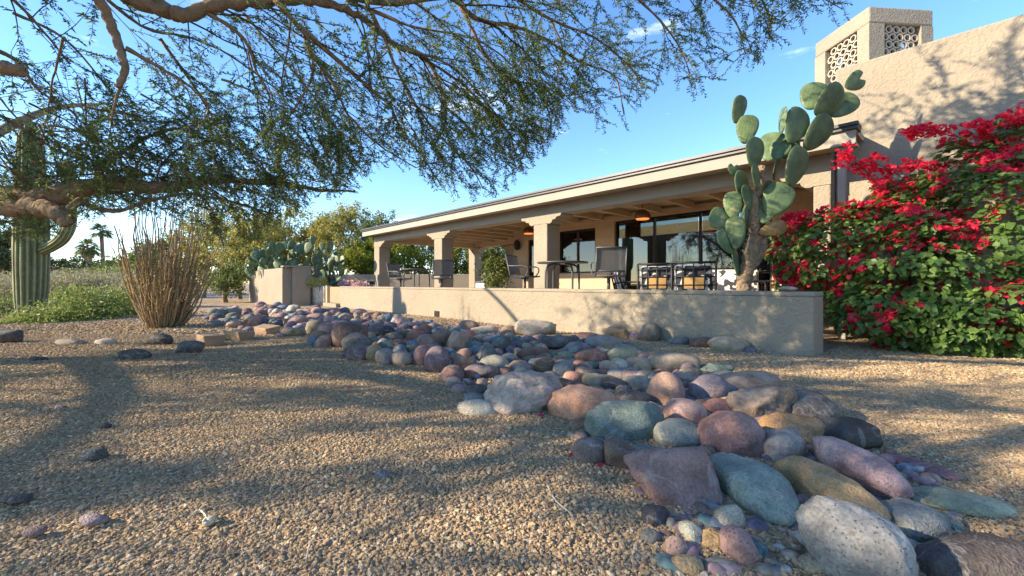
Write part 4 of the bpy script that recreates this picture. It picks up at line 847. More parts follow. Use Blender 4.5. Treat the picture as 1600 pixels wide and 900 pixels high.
# ================================================================ GENERIC FOLIAGE
def blob_leaves(blobs, n, ln, wd, up=.3, shell=.55, seed=1, clump=.0):
    """leaf quads spread through a union of ellipsoids, denser towards their skins and gathered in clumps"""
    r = np.random.default_rng(seed); B = np.array([b[:3] for b in blobs]); Rr = np.array([b[3:6] for b in blobs])
    vol = Rr.prod(1) ** .75; pick = r.choice(len(blobs), n, p=vol / vol.sum())
    d = unit(r.normal(size=(n, 3))); rad = shell + (1 - shell) * r.random(n) ** .6
    lump = 1 + .16 * np.sin(d @ r.normal(size=3) * 5 + pick) + .12 * np.sin(d @ r.normal(size=3) * 8 + pick * 2)
    p = B[pick] + d * Rr[pick] * (rad * lump)[:, None]
    if clump:
        nc = max(8, n // 28); c = p[r.choice(n, nc)]; a = r.integers(0, nc, n); p = c[a] + r.normal(size=(n, 3)) * clump
    p[:, 2] = np.maximum(p[:, 2], .02)
    dirs = d + r.normal(size=(n, 3)) * .7 + np.array([0, 0, up]); nr = d + r.normal(size=(n, 3)) * .8 + np.array([0, 0, .5])
    return leaf_quads(p, dirs, nr, ln * r.uniform(.6, 1.35, n), wd * r.uniform(.6, 1.3, n))
def plant(name, label, cat, base, blobs, n, ln, wd, mt, stems=5, trunk=None, clump=.0, group=None, seed=1, crown='foliage', shell=.5):
    t = thing(name, label, cat, base, group=group)
    V, Fq = blob_leaves(blobs, n, ln, wd, seed=seed, clump=clump, shell=shell); tag(ob(crown, npmesh(crown, V, Fq, mt), t), kind='stuff')
    r = random.Random(seed); b = Vector(base)
    if trunk:
        fork = b + Vector((r.uniform(-.1, .1) * trunk[1], r.uniform(-.1, .1), trunk[1])); MB().tube(smoothcurve([b - Vector((0, 0, .05)), b.lerp(fork, .5) + Vector((r.uniform(-.06, .06), 0, 0)) * trunk[1], fork], 4), [trunk[0] * k for k in (1.3, 1.1, 1, .95, .9, .85, .8, .75, .7)], 8).build('trunk', M['bark'], t, smooth=True)
    else: fork = b
    lst = []
    for k in range(stems):
        bl = blobs[k % len(blobs)]; e = Vector(bl[:3]) + Vector((r.uniform(-.6, .6) * bl[3], r.uniform(-.6, .6) * bl[4], r.uniform(-.1, .7) * bl[5]))
        mid = fork.lerp(e, .5) + Vector((r.uniform(-.1, .1), r.uniform(-.1, .1), .05)); r0 = (trunk[0] * .5 if trunk else .012); lst.append((smoothcurve([fork, mid, e], 4), [r0 * (1 - .8 * i / 8) for i in range(9)]))
    if lst:
        V, Fq = poly_tubes(lst, 5); ob('branches', npmesh('branches', V, Fq, M['bark'] if trunk else M['twig'], True), t)
    return t
M['sage'] = leafmat('pale_scrub_leaf', (.22, .21, .11), (.38, .35, .20), .3); M['shrub'] = leafmat('bright_shrub_leaf', (.12, .18, .04), (.30, .33, .09), .4)
M['pverde'] = leafmat('palo_verde_leaf', (.16, .18, .05), (.46, .39, .09), .45); M['dkgreen'] = leafmat('dark_tree_leaf', (.03, .055, .022), (.085, .115, .04), .3)
M['lime'] = leafmat('citrus_leaf', (.10, .15, .02), (.34, .34, .04), .45); M['midgreen'] = leafmat('mid_tree_leaf', (.08, .12, .035), (.22, .25, .07), .4)
def at(px, Z, z=0.0): return Vector(((px - 800) / F * Z, Z, z))
def blob_px(px, py, Z, wpx, hpx, depth=None):
    c = pix(px, py, Z); return (c.x, c.y, c.z, wpx / 2 * Z / F, depth or wpx / 2 * Z / F * .8, hpx / 2 * Z / F)
# low green shrubs round the saguaro
for i, (blobs, lab, n) in enumerate([
    ([blob_px(75, 505, 8.3, 110, 40), blob_px(128, 493, 8.8, 110, 50), blob_px(35, 513, 8.0, 60, 28)], 'low bright green shrub spreading in front of the saguaro foot', 9000),
    ([blob_px(150, 478, 10.2, 120, 58), blob_px(190, 480, 10, 80, 50), blob_px(105, 478, 10.5, 80, 50)], 'wide green shrub between the saguaro and the ocotillo', 9000),
    ([blob_px(5, 484, 10, 60, 38), blob_px(-30, 480, 10, 60, 48)], 'green shrub at the left edge behind the saguaro', 2600)]):
    b = blobs[0]; plant('green_shrub', lab, 'shrub', (b[0], b[1], 0), blobs, n, .07, .028, M['shrub'], 8, seed=20 + i, group='low green shrubs', clump=.09)
scr = [(20, 452, 15, 120, 36), (100, 450, 14, 110, 44), (165, 450, 15.5, 100, 40), (215, 455, 13, 70, 34), (60, 446, 19, 140, 34), (190, 443, 21, 120, 30), (130, 440, 24, 130, 28), (-40, 450, 17, 110, 44), (240, 446, 22, 120, 36)]
SCL = ['pale dry scrub at the left edge behind the green shrub', 'pale dry scrub just right of the saguaro trunk', 'pale dry scrub around the small brown marker', 'pale dry scrub left of the ocotillo', 'low pale scrub far behind the saguaro', 'pale scrub far behind, left of the ocotillo crown', 'farthest pale scrub below the palm trees', 'pale scrub outside the left edge of the picture', 'pale scrub seen through the ocotillo stems']
for i, s in enumerate(scr):
    b = blob_px(*s); plant('desert_scrub', SCL[i], 'scrub', (b[0], b[1], 0), [b, (b[0] + b[3] * .5, b[1] + .3, b[2] * .8, b[3] * .6, b[4] * .6, b[5] * .8)], 6000, .12, .03, M['sage'], 14, seed=40 + i, group='pale desert scrub', clump=.16, shell=.3)
# trees
def tree(px, Z, top, wpx, bottom, label, mt, n, ln, seed, name='background_tree', tr=.1, lobes=7, group='trees behind the yard'):
    r = random.Random(seed); b = at(px, Z); zt = (H + (HOR - top) / F * Z) * 1.14; zb = max(.3, H + (HOR - bottom) / F * Z); w = wpx / 2 * Z / F
    blobs = []
    for k in range(lobes):
        a = k * 2.4; rr = w * .55 * math.sqrt((k + .3) / lobes)
        h = zb + (zt - zb) * (.25 + .6 * ((k * .618) % 1)); s = w * r.uniform(.38, .58)
        blobs.append((b.x + rr * math.cos(a), b.y + rr * math.sin(a), min(h, zt - s * .45), s, s, min(s * .9, (zt - zb) * .45)))
    return plant(name, label, 'tree', tuple(b), blobs, n, ln, ln * .45, mt, 9, (tr, max(.4, zb * .9)), clump=.055 * wpx * Z / F * .25 + .05, group=group, seed=seed, crown='crown', shell=.35)
tree(8, 26, 358, 70, 440, 'dark green tree at the left edge behind the saguaro', M['dkgreen'], 5000, .2, 61); tree(-60, 24, 330, 120, 445, 'dark tree beyond the left edge', M['dkgreen'], 4000, .2, 62)
tree(92, 44, 408, 60, 446, 'dark rounded tree right of the saguaro in the distance', M['dkgreen'], 3500, .28, 63); tree(125, 50, 410, 70, 444, 'dark tree behind the far reddish house', M['dkgreen'], 3500, .3, 64)
tree(172, 40, 408, 50, 446, 'green tree below the tall palm', M['midgreen'], 3200, .26, 65); tree(205, 36, 402, 60, 450, 'mid green tree left of the ocotillo crown', M['midgreen'], 3600, .24, 66)
tree(250, 26, 372, 90, 452, 'green tree seen through the ocotillo', M['midgreen'], 5200, .2, 67); tree(318, 22, 325, 130, 455, 'yellow-green palo verde behind the right side of the ocotillo', M['pverde'], 9000, .15, 68)
tree(375, 20, 340, 110, 455, 'yellow-green palo verde left of the prickly pear clump', M['pverde'], 8000, .14, 69); tree(440, 24, 322, 130, 440, 'tall palo verde rising behind the prickly pear clump', M['pverde'], 8000, .16, 70)
tree(352, 16.5, 425, 75, 468, 'low dark green bush beyond the driveway', M['midgreen'], 3600, .11, 71, name='background_bush'); tree(535, 23, 318, 115, 445, 'golden-green tree behind the left end of the patio roof', M['pverde'], 10000, .15, 72); tree(585, 26, 333, 90, 440, 'green tree touching the left roof corner', M['midgreen'], 6500, .16, 73)
for i, (px, Z, top, w, lab) in enumerate(((640, 24, 360, 125, 'lime green citrus tree between the two left columns'), (575, 22, 378, 80, 'lime green citrus tree left of the end column'), (712, 25, 365, 100, 'lime green citrus tree right of the second column'), (765, 24, 365, 100, 'citrus tree behind the potted plant'), (820, 27, 370, 80, 'citrus tree behind the house corner'))):
    tree(px, Z, top, w, 445, lab, M['lime'] if i < 3 else M['midgreen'], 11000, .15, 80 + i, name='citrus_tree', group='citrus trees beyond the patio', lobes=8)
for i, (px, Z, top, w, lab) in enumerate(((30, 34, 398, 80, 'hedge-like tree behind the saguaro trunk'), (70, 36, 412, 70, 'low tree right behind the saguaro'), (150, 38, 424, 60, 'low hedge tree under the short palm'), (115, 34, 427, 80, 'low bushy tree before the far reddish house'), (225, 30, 412, 70, 'bushy tree behind the left ocotillo stems'), (285, 28, 385, 90, 'bushy tree behind the middle of the ocotillo'), (190, 32, 424, 80, 'low bushy tree below the taller palm'), (410, 26, 350, 90, 'yellow-green tree between the two palo verdes'), (490, 26, 345, 80, 'palo verde seen over the right of the prickly pear clump'))):
    tree(px, Z, top, w, 447, lab, (M['midgreen'], M['dkgreen'], M['midgreen'], M['midgreen'], M['midgreen'], M['pverde'], M['shrub'], M['pverde'], M['pverde'])[i], 5200, .2, 180 + i, name='background_tree')
# far perimeter wall beyond the patio
pa, pb = pix(470, 430, 21), pix(850, 430, 21)
mb = MB().add([(pa.x, 21, -.05), (pb.x, 21, -.05), (pb.x, 21.25, -.05), (pa.x, 21.25, -.05), (pa.x, 21, 1.2), (pb.x, 21, 1.2), (pb.x, 21.25, 1.2), (pa.x, 21.25, 1.2)], BOXF)
tag(mb.build('perimeter_wall', M['stucco'], bevel=.02), 'low tan stucco wall along the far side of the patio', 'wall')
# far reddish house between the trees
fh = thing('distant_house', 'low terracotta-coloured house far off below the palms', 'house', tuple(at(125, 47)))
M['adobe'] = mat('adobe_red', (.42, .2, .12), .9, .1)
c = at(128, 45); MB().box(c.x - 1.6, c.x + 2.4, 45, 49, 0, H + (HOR - 427) / F * 45).build('wall', M['adobe'], fh); MB().box(c.x - 1.5, c.x - .2, 45.3, 48, H + (HOR - 427) / F * 45 + .003, H + (HOR - 420) / F * 45).build('raised_block', M['adobe'], fh)
# palms
M['palm'] = leafmat('palm_frond', (.07, .10, .03), (.20, .22, .07), .3); M['skirt'] = mat('dead_palm_skirt', (.25, .15, .09), .95, .3, 4)
for i, (px, py, Z, r_, lab) in enumerate(((137, 389, 58, 1.75, 'shorter palm with a leaning trunk and rusty skirt'), (158, 363, 60, 1.6, 'taller slim palm on the skyline'))):
    top = pix(px, py, Z); base = at(px + (5 if i == 0 else 2), Z); pl = thing('palm_tree', lab, 'palm', tuple(base), group='palms on the skyline')
    MB().tube(smoothcurve([base, base.lerp(top, .5) + Vector((.15, 0, 0)), top], 4), [.32 if i == 0 else .24] * 9, 7).build('trunk', M['bark'], pl, smooth=True)
    if i == 0: MB().lathe([(.2, top.z - 1.5), (.65, top.z - 1.2), (.6, top.z - .5), (.2, top.z - .1)], 9, (top.x, top.y, 0)).build('dead_skirt', M['skirt'], pl, smooth=True)
    Bv = []; Fv = []; b0 = 0
    for k in range(60):
        a = rng.uniform(0, 6.28); el = rng.uniform(-.75, 1.3); d = Vector((math.cos(a) * math.cos(el), math.sin(a) * math.cos(el), math.sin(el))); s = d.cross(Vector((0, 0, 1))).normalized(); hub = top + d * r_ * .5 + Vector((0, 0, .15 * r_))
        for m_ in range(9):
            f_ = (m_ - 4) / 4; tip = hub + (d * math.cos(f_ * 1.2) + s * math.sin(f_ * 1.2)) * r_ * .55 + Vector((0, 0, -.22 * r_ - .25 * abs(f_) * r_ * .5)); q = s * .07 * r_
            Bv += [tuple(hub - q), tuple(hub + q), tuple(tip)]; Fv.append((b0, b0 + 1, b0 + 2)); b0 += 3
        Bv += [tuple(top - s * .03), tuple(top + s * .03), tuple(hub)]; Fv.append((b0, b0 + 1, b0 + 2)); b0 += 3
    mk('crown', Bv, Fv, M['palm'], pl)
# small brown marker among the scrub
pm = thing('marker_post', 'small brown marker box on a post among the pale scrub', 'marker', tuple(at(126, 13)))
c = pix(126, 458, 12.6); MB().box(c.x - .07, c.x + .07, c.y - .05, c.y + .05, c.z - .09, c.z + .09).build('box', M['adobe'], pm, bevel=.005); MB().tube([(c.x, c.y, 0), (c.x, c.y, c.z - .091)], .02, 6).build('post', M['bronze'], pm)

# ================================================================ SAGUARO
def attr_mat(name, c_low, c_high, rough=.7, pos=(.35, .8), bump=.0):
    m, nt, b = newmat(name); l = nt.links.new; a = N(nt, 'ShaderNodeAttribute'); a.attribute_name = 'rib'
    no = N(nt, 'ShaderNodeTexNoise'); no.inputs['Scale'].default_value = 9; no.inputs['Detail'].default_value = 6; co = N(nt, 'ShaderNodeTexCoord'); l(co.outputs['Object'], no.inputs['Vector'])
    r = N(nt, 'ShaderNodeValToRGB'); r.color_ramp.elements[0].position = pos[0]; r.color_ramp.elements[1].position = pos[1]; r.color_ramp.elements[0].color = rgb(*c_low); r.color_ramp.elements[1].color = rgb(*c_high); l(a.outputs['Fac'], r.inputs['Fac'])
    mr = N(nt, 'ShaderNodeMapRange'); mr.inputs['To Min'].default_value = .6; mr.inputs['To Max'].default_value = 1.4; l(no.outputs['Fac'], mr.inputs['Value'])
    vs = N(nt, 'ShaderNodeVectorMath', operation='SCALE'); l(r.outputs[0], vs.inputs[0]); l(mr.outputs[0], vs.inputs[3]); l(vs.outputs[0], b.inputs['Base Color']); b.inputs['Roughness'].default_value = rough; b.inputs['Specular IOR Level'].default_value = .25
    return m
M['sag'] = attr_mat('saguaro_skin', (.135, .165, .075), (.30, .28, .16), pos=(.86, .98)); M['spine'] = mat('pale_spines', (.40, .34, .22), .8, .2)
def ribbed(path, rads, ribs, name, parent):
    path = [Vector(p) for p in path]; n = ribs * 8; V = []; A = []; m = len(path)
    for i, p in enumerate(path):
        d = (path[min(i + 1, m - 1)] - path[max(i - 1, 0)]).normalized(); a = d.cross(Vector((0, 1, 0.01)))
        a = a.normalized() if a.length > .05 else Vector((1, 0, 0)); c = d.cross(a)
        for k in range(n):
            th = 2 * math.pi * k / n; q = abs(math.cos(ribs * th / 2)) ** .7; rr = rads[i] * (.84 + .16 * q) * (1 + .012 * math.sin(i * 1.3 + k)); V.append(p + (a * math.cos(th) + c * math.sin(th)) * rr); A.append(q)
    Fs = [(i * n + k, i * n + (k + 1) % n, (i + 1) * n + (k + 1) % n, (i + 1) * n + k) for i in range(m - 1) for k in range(n)] + [tuple((m - 1) * n + k for k in range(n))]
    o = mk(name, V, Fs, M['sag'], parent, smooth=True); at_ = o.data.attributes.new('rib', 'FLOAT', 'POINT'); at_.data.foreach_set('value', A); return o
sb = gnd(48, 498); Zs = sb.y; sag = thing('saguaro', 'massive ribbed saguaro cactus at the left, its top behind tree branches', 'cactus', tuple(sb))
r_s = 20.0 * Zs / F; zt = H + (HOR - 190) / F * Zs
hs_ = [(0, .80), (.25, .86), (.5, .93), (1.0, 1.0), (1.6, 1.02), (2.1, .98), (2.7, .9), (zt - .8, .8), (zt - .3, .7), (zt - .08, .42), (zt, .12)]
zz = np.concatenate([np.linspace(0, zt - .3, 22), [zt - .2, zt - .1, zt - .03, zt]]); rads = np.interp(zz, [a for a, b in hs_], [b for a, b in hs_]) * r_s
ribbed([sb + Vector((.02 * math.sin(z), 0, z)) for z in zz], rads, 17, 'trunk', sag)
ar = smoothcurve([pix(68, 390, Zs), pix(82, 384, Zs - .05), pix(98, 372, Zs - .1), pix(108, 350, Zs - .1), pix(108, 310, Zs - .1), pix(106, 262, Zs - .1), pix(106, 250, Zs - .1)], 4)
ribbed(ar, [r_s * .42] * (len(ar) - 4) + [r_s * .4, r_s * .32, r_s * .18, r_s * .05], 11, 'arm', sag)
lst = []
for k in range(17):                       # rows of spines down the rib crests
    th = 2 * math.pi * k / 17
    for z in np.arange(.1, zt - .4, .055):
        rr = float(np.interp(z, zz, rads)); d = Vector((math.cos(th), math.sin(th), 0))
        a_ = Vector((0, 0, 1)).cross(Vector((0, 1, .01)))
        for _ in range(2):
            p = sb + Vector((d.x * rr, d.y * rr, z)); lst.append(([p, p + (d * .6 + rv(.5)).normalized() * .035], [.0016, .0006]))
V, Fq = poly_tubes(lst, 3); tag(ob('spines', npmesh('spines', V, Fq, M['spine']), sag), kind='stuff')

# ================================================================ OCOTILLO
M['oco'] = mat('ocotillo_stem', (.29, .225, .14), .9, .4, 25, .8, 60, dist=.012); M['ocoleaf'] = leafmat('dry_ocotillo_leaf', (.25, .15, .055), (.52, .36, .13), .35)
oc = gnd(256, 511); oco = thing('ocotillo', 'vase-shaped ocotillo of many thorny grey-brown stems on the gravel', 'ocotillo', tuple(oc)); sc_o = oc.y / F
lb, ld, ln_ = [], [], []
for k in range(118):
    a = rng.uniform(0, 6.283); q = math.sqrt(rng.random()); rb = .24 * q
    tall = rng.random() < .32; hgt = (rng.uniform(175, 232) if tall else rng.uniform(90, 160)) * sc_o
    spread = q * (rng.uniform(.75, 1.1)); top = Vector((math.cos(a) * spread * 86 * sc_o, math.sin(a) * spread * 70 * sc_o, hgt)); b0 = Vector((math.cos(a) * rb, math.sin(a) * rb, 0))
    if tall: top.x = top.x * .8 + .1; top.y *= .8
    pts = [b0 - Vector((0, 0, .03))]
    for i in range(1, 9):
        f_ = i / 8; pts.append(Vector((b0.x + (top.x - b0.x) * f_ ** .72 + rng.gauss(0, .012 + .016 * tall * f_), b0.y + (top.y - b0.y) * f_ ** .72 + rng.gauss(0, .014), hgt * f_)))
    r0 = rng.uniform(.011, .017); MB().tube(smoothcurve(pts, 2), [r0 * (1 - .6 * i / 16) for i in range(17)], 5).build('stem', M['oco'], oco, smooth=True, world=False)
    for i in range(int(130 if not tall else 110)):
        f_ = rng.uniform(.03, .78 if not tall else .6); s = f_ * 8; j = min(int(s), 7); p = pts[j].lerp(pts[j + 1], s - j); lb.append(tuple(p)); d = rv(1); d.z = abs(d.z) * .8 + .3; ld.append(tuple(d)); ln_.append(tuple(rv(1)))
V, Fq = leaf_quads(lb, ld, ln_, nrg.uniform(.026, .052, len(lb)), nrg.uniform(.009, .017, len(lb))); tag(ob('dry_leaves', npmesh('dry_leaves', V, Fq, M['ocoleaf']), oco, world=False), kind='stuff')

# ================================================================ PRICKLY PEARS
def padmat(name, col):
    m, nt, b = newmat(name); l = nt.links.new; co = N(nt, 'ShaderNodeTexCoord'); oi = N(nt, 'ShaderNodeObjectInfo')
    vo = N(nt, 'ShaderNodeTexVoronoi'); vo.inputs['Scale'].default_value = 9; vo.inputs['Randomness'].default_value = .45; no = N(nt, 'ShaderNodeTexNoise'); no.inputs['Scale'].default_value = 3; no.inputs['Detail'].default_value = 7
    l(co.outputs['Object'], vo.inputs['Vector']); va = N(nt, 'ShaderNodeVectorMath', operation='ADD'); l(co.outputs['Object'], va.inputs[0]); l(oi.outputs['Location'], va.inputs[1]); l(va.outputs[0], no.inputs['Vector'])
    r = N(nt, 'ShaderNodeValToRGB'); e = r.color_ramp.elements; e[0].position = .38; e[0].color = rgb(*[c * .75 for c in col]); e[1].position = .66; e[1].color = rgb(col[0] * 1.35, col[1] * 1.25, col[2] * 1.15); q = e.new(.8); q.color = rgb(.30, .24, .12); l(no.outputs['Fac'], r.inputs['Fac'])
    d = N(nt, 'ShaderNodeValToRGB'); d.color_ramp.elements[0].position = .09; d.color_ramp.elements[1].position = .15; l(vo.outputs['Distance'], d.inputs['Fac'])
    mx = N(nt, 'ShaderNodeMixRGB'); mx.inputs[1].default_value = rgb(.40, .36, .25); l(d.outputs[0], mx.inputs[0]); l(r.outputs[0], mx.inputs[2])
    hv = N(nt, 'ShaderNodeHueSaturation'); mr = N(nt, 'ShaderNodeMapRange'); mr.inputs['To Min'].default_value = .75; mr.inputs['To Max'].default_value = 1.25; l(oi.outputs['Random'], mr.inputs['Value']); l(mr.outputs[0], hv.inputs['Value']); l(mx.outputs[0], hv.inputs['Color']); l(hv.outputs[0], b.inputs['Base Color'])
    bp = N(nt, 'ShaderNodeBump'); bp.inputs['Strength'].default_value = .2; bp.inputs['Distance'].default_value = .02; bp.invert = True; l(vo.outputs['Distance'], bp.inputs['Height']); l(bp.outputs[0], b.inputs['Normal'])
    b.inputs['Roughness'].default_value = .5; b.inputs['Specular IOR Level'].default_value = .35; return m
M['pad'] = padmat('prickly_pear_pad', (.09, .14, .065)); M['paddry'] = padmat('dried_pad', (.27, .17, .065)); M['corky'] = mat('corky_cactus_trunk', (.27, .19, .115), .95, .5, 14, 1.0, 24, dist=.06)
def pad_mesh(mt, heart=False):
    """egg-shaped pad one unit tall, its foot at the origin, thickness along y"""
    nu, nv = 22, 9; V = []; Fs = []
    def outline(th):
        z = .5 - .5 * math.cos(th); x = .46 * math.sin(th) ** .85 * (.62 + .52 * z) if 0 < th < math.pi else 0
        if heart: z -= .16 * math.exp(-((x) / .12) ** 2) * (z > .6)
        return x, z
    rows = 14
    for i in range(rows + 1):
        th = math.pi * i / rows; hw, z = outline(min(max(th, .02), math.pi - .02))
        for k in range(16):
            a = 2 * math.pi * k / 16; x = hw * math.cos(a); zz_ = z
            if heart and z > .55: zz_ = z - .30 * max(0, 1 - abs(x) / .16) * (z - .55) * 2
            y = .055 * math.sin(a) * math.sin(th) ** .45 * (1.15 - .3 * z); V.append((x, y, zz_))
    for i in range(rows):
        for k in range(16): Fs.append((i * 16 + k, i * 16 + (k + 1) % 16, (i + 1) * 16 + (k + 1) % 16, (i + 1) * 16 + k))
    Fs += [tuple(range(15, -1, -1)), tuple(rows * 16 + k for k in range(16))]
    me = bpy.data.meshes.new('pad'); me.from_pydata(V, [], Fs); me.materials.append(mt); me.polygons.foreach_set('use_smooth', [True] * len(Fs)); return me
PAD, PADH, PADD = pad_mesh(M['pad']), pad_mesh(M['pad'], True), pad_mesh(M['paddry'])
def add_pad(parent, me, foot, tilt, yaw, w, h, lean=0.0, label=None):
    """foot in world space; tilt leans it right as seen from the yard, lean tips it away"""
    o = bpy.data.objects.new('pad', me); COL.objects.link(o); o.parent = parent; q = Vector(parent.location)
    o.matrix_local = Matrix.Translation(foot - q) @ Euler((lean, 0, 0)).to_matrix().to_4x4() @ Matrix.Rotation(tilt, 4, 'Y') @ Matrix.Rotation(yaw, 4, 'Z') @ Matrix.Diagonal((w, h * 1.0, h, 1))
    if label: o['label'] = label
    return o
ct = tpx(1178, .8); cb = W(ct, .8, 0); Zc = cb.y
pc = thing('tree_prickly_pear', 'tall tree-like prickly pear with big green pads rising above the patio wall', 'cactus', tuple(cb))
# centre px, py in the close view, width, height, tilt deg, yaw deg, nearer(+)
PADS = [(132, 180, 62, 98, 12, 10, .1), (165, 257, 72, 102, 6, -10, .12), (198, 346, 84, 112, 6, 12, .15), (148, 480, 76, 118, -4, 20, .1), (113, 552, 58, 98, -4, -15, .15), (60, 605, 80, 80, -65, 10, .12), (125, 658, 66, 118, 0, -12, .2), (88, 693, 82, 98, -30, 20, .15), (128, 770, 54, 105, -6, 30, .02),
        (268, 320, 78, 112, 18, -20, -.05), (308, 220, 30, 94, 6, 0, .05), (362, 240, 106, 134, 24, 10, .1), (430, 122, 80, 110, 18, -15, .08), (485, 147, 100, 130, 48, 12, .12), (540, 165, 76, 110, 50, -12, -.06), (440, 272, 100, 140, 38, 10, .05), (358, 402, 104, 146, 20, 14, .2), (285, 408, 64, 92, 16, 30, -.12),
        (283, 530, 100, 128, 28, -10, .16), (255, 500, 62, 84, 12, 20, -.1), (160, 600, 28, 92, 2, 0, .02), (228, 622, 36, 84, 12, 0, .0), (297, 335, 58, 74, 20, -20, .03), (170, 520, 60, 90, -10, 20, .18), (245, 572, 60, 95, 15, -20, .14), (98, 618, 50, 78, -28, 10, .08), (205, 440, 60, 88, -5, 25, .16), (330, 330, 60, 82, 30, -10, -.04), (268, 645, 56, 104, 76, 0, .1)]
for i, (x, y, w, h, tl, yw, dz) in enumerate(PADS):
    px, py = 1100 + x / 2.5, 100 + y / 2.5; Z = Zc - dz; k = Z / F / 2.5; tl = math.radians(tl); hh = h * k * 1.1; ww = w * k / .78
    if abs(yw) == 0 and w < 45: yaw = math.radians(80); ww = hh * .85
    else: yaw = math.radians(yw * 1.6); ww = ww / max(.6, math.cos(yaw))
    c = pix(px, py, Z); foot = c - Vector((math.sin(tl), 0, math.cos(tl))) * hh * .5
    add_pad(pc, PADD if i == len(PADS) - 1 else PAD, foot, tl, yaw, ww, hh, rng.uniform(-.12, .12), 'dried orange-brown pad' if i == len(PADS) - 1 else None)
for (x, y, w, h, tl) in ((115, 412, 56, 46, 5), (590, 68, 80, 86, 62)):
    k = Zc / F / 2.5; c = pix(1100 + x / 2.5, 100 + y / 2.5, Zc - .1); tl = math.radians(tl); add_pad(pc, PADH, c - Vector((math.sin(tl), 0, math.cos(tl))) * h * k / 2, tl, .2, w * k / .92, h * k)
def cork(pts, rr, name='trunk'):
    P = smoothcurve([pix(1100 + x / 2.5, 100 + y / 2.5, Zc + dz) for x, y, dz in pts], 4); n = len(P); R_ = np.interp(np.linspace(0, 1, n), np.linspace(0, 1, len(rr)), rr)
    MB().tube(P, [r * Zc / F / 2.5 * (1 + rng.uniform(-.1, .1)) for r in R_], 10).build(name, M['corky'], pc, smooth=True)
cork([(155, 1330, 0), (155, 900, 0), (168, 800, 0), (195, 700, 0), (205, 600, -.02), (212, 500, -.02), (222, 400, -.02)], [30, 27, 28, 23, 18, 17, 22]); cork([(200, 700, -.03), (190, 620, -.06), (186, 540, -.06), (190, 495, -.06)], [9, 22, 24, 9], 'corky_pad'); cork([(185, 800, .03), (215, 735, .03), (225, 690, .03), (215, 660, .03)], [15, 23, 20, 7], 'corky_pad'); cork([(205, 690, 0), (235, 660, -.06), (262, 648, -.08)], [10, 11, 12], 'corky_stub')
# clump behind the tall wall stub
pcl = pix(470, 445, 16.2); cl_ = thing('prickly_pear_clump', 'dense wide clump of grey-green prickly pear behind the wall stub', 'cactus', (pcl.x, pcl.y, 0), group=None)
def dome(px): return np.interp(px, [385, 400, 425, 450, 470, 490, 500, 520, 540], [425, 385, 378, 372, 378, 366, 362, 380, 405])
for k in range(175):
    px = rng.uniform(388, 540); ytop = dome(px); py = rng.uniform(ytop + 8, 462 if px > 450 else 425); Z = 16.2 + rng.uniform(-1.0, 1.3); c = pix(px, py, Z); h = rng.uniform(.30, .46); tl = rng.gauss(0, .4) + (px - 465) / 300
    yaw = rng.uniform(-1.0, 1.0) if rng.random() < .7 else rng.uniform(1.1, 1.5)
    add_pad(cl_, PAD, c - Vector((math.sin(tl), 0, math.cos(tl))) * h * .5, tl, yaw, h * rng.uniform(.72, .95), h, rng.uniform(-.4, .2))
for px, ln2 in ((415, 1.3), (440, 1.4), (470, 1.6), (495, 1.7), (520, 1.2), (455, 1.3), (485, 1.4)):
    b = at(px, 16.3); MB().tube([b, b + Vector((rng.uniform(-.2, .2), 0, ln2 * .6)), b + Vector((rng.uniform(-.3, .3), 0, ln2))], [.09, .075, .05], 7).build('stem', M['corky'], cl_, smooth=True)
M['yel'] = leafmat('yellow_green_cactus', (.34, .33, .08), (.58, .54, .2), .2); M['pinkf'] = leafmat('pale_pink_petal', (.5, .25, .27), (.78, .58, .55), .3)
for i, (px, Z, lab) in enumerate(((487, 14.2, 'round yellow-green cactus behind the rib fence, left one'), (503, 14.2, 'round yellow-green cactus behind the rib fence, right one'))):
    b = blob_px(px, 441, Z, 15, 13); plant('golden_cactus', lab, 'cactus', (b[0], b[1], 0), [b], 900, .06, .015, M['yel'], 3, seed=300 + i, group='golden cacti behind the rib fence', shell=.8)
b1, b2 = blob_px(543, 444, 14.6, 22, 11), blob_px(563, 446, 14.4, 26, 10); plant('pink_flowers', 'pale pink flowers peeking over the far end of the patio wall', 'flowers', (b1[0], b1[1], 0), [b1, b2], 1100, .07, .05, M['pinkf'], 8, seed=311)

# ================================================================ BOUGAINVILLEA
M['bleaf'] = leafmat('bougainvillea_leaf', (.065, .14, .035), (.20, .31, .075), .45, .4, .4); M['bract'] = leafmat('red_bract', (.68, .012, .045), (.94, .05, .115), .5, .6)
M['leaf1'] = M['bleaf']
bg_ = thing('bougainvillea', 'huge bougainvillea bush covered in red flowers against the tall wall', 'bush', tuple(gnd(1440, 535)))
BB = [blob_px(1480, 430, 4.75, 300, 200, .65), blob_px(1600, 390, 4.55, 260, 300, .6), blob_px(1405, 405, 5.05, 200, 190, .55), blob_px(1325, 395, 5.3, 150, 150, .45), blob_px(1262, 395, 5.5, 100, 105, .3), blob_px(1540, 315, 4.9, 210, 180, .5), blob_px(1660, 280, 4.6, 230, 220, .6),
      blob_px(1440, 325, 5.2, 150, 100, .35), blob_px(1505, 512, 4.35, 130, 80, .25), blob_px(1410, 485, 4.7, 180, 100, .4), blob_px(1590, 490, 4.2, 200, 110, .35), blob_px(1245, 440, 5.6, 60, 50, .2), blob_px(1345, 470, 5.05, 110, 90, .3), blob_px(1700, 420, 4.2, 240, 260, .6)]
BBa = np.array(BB)
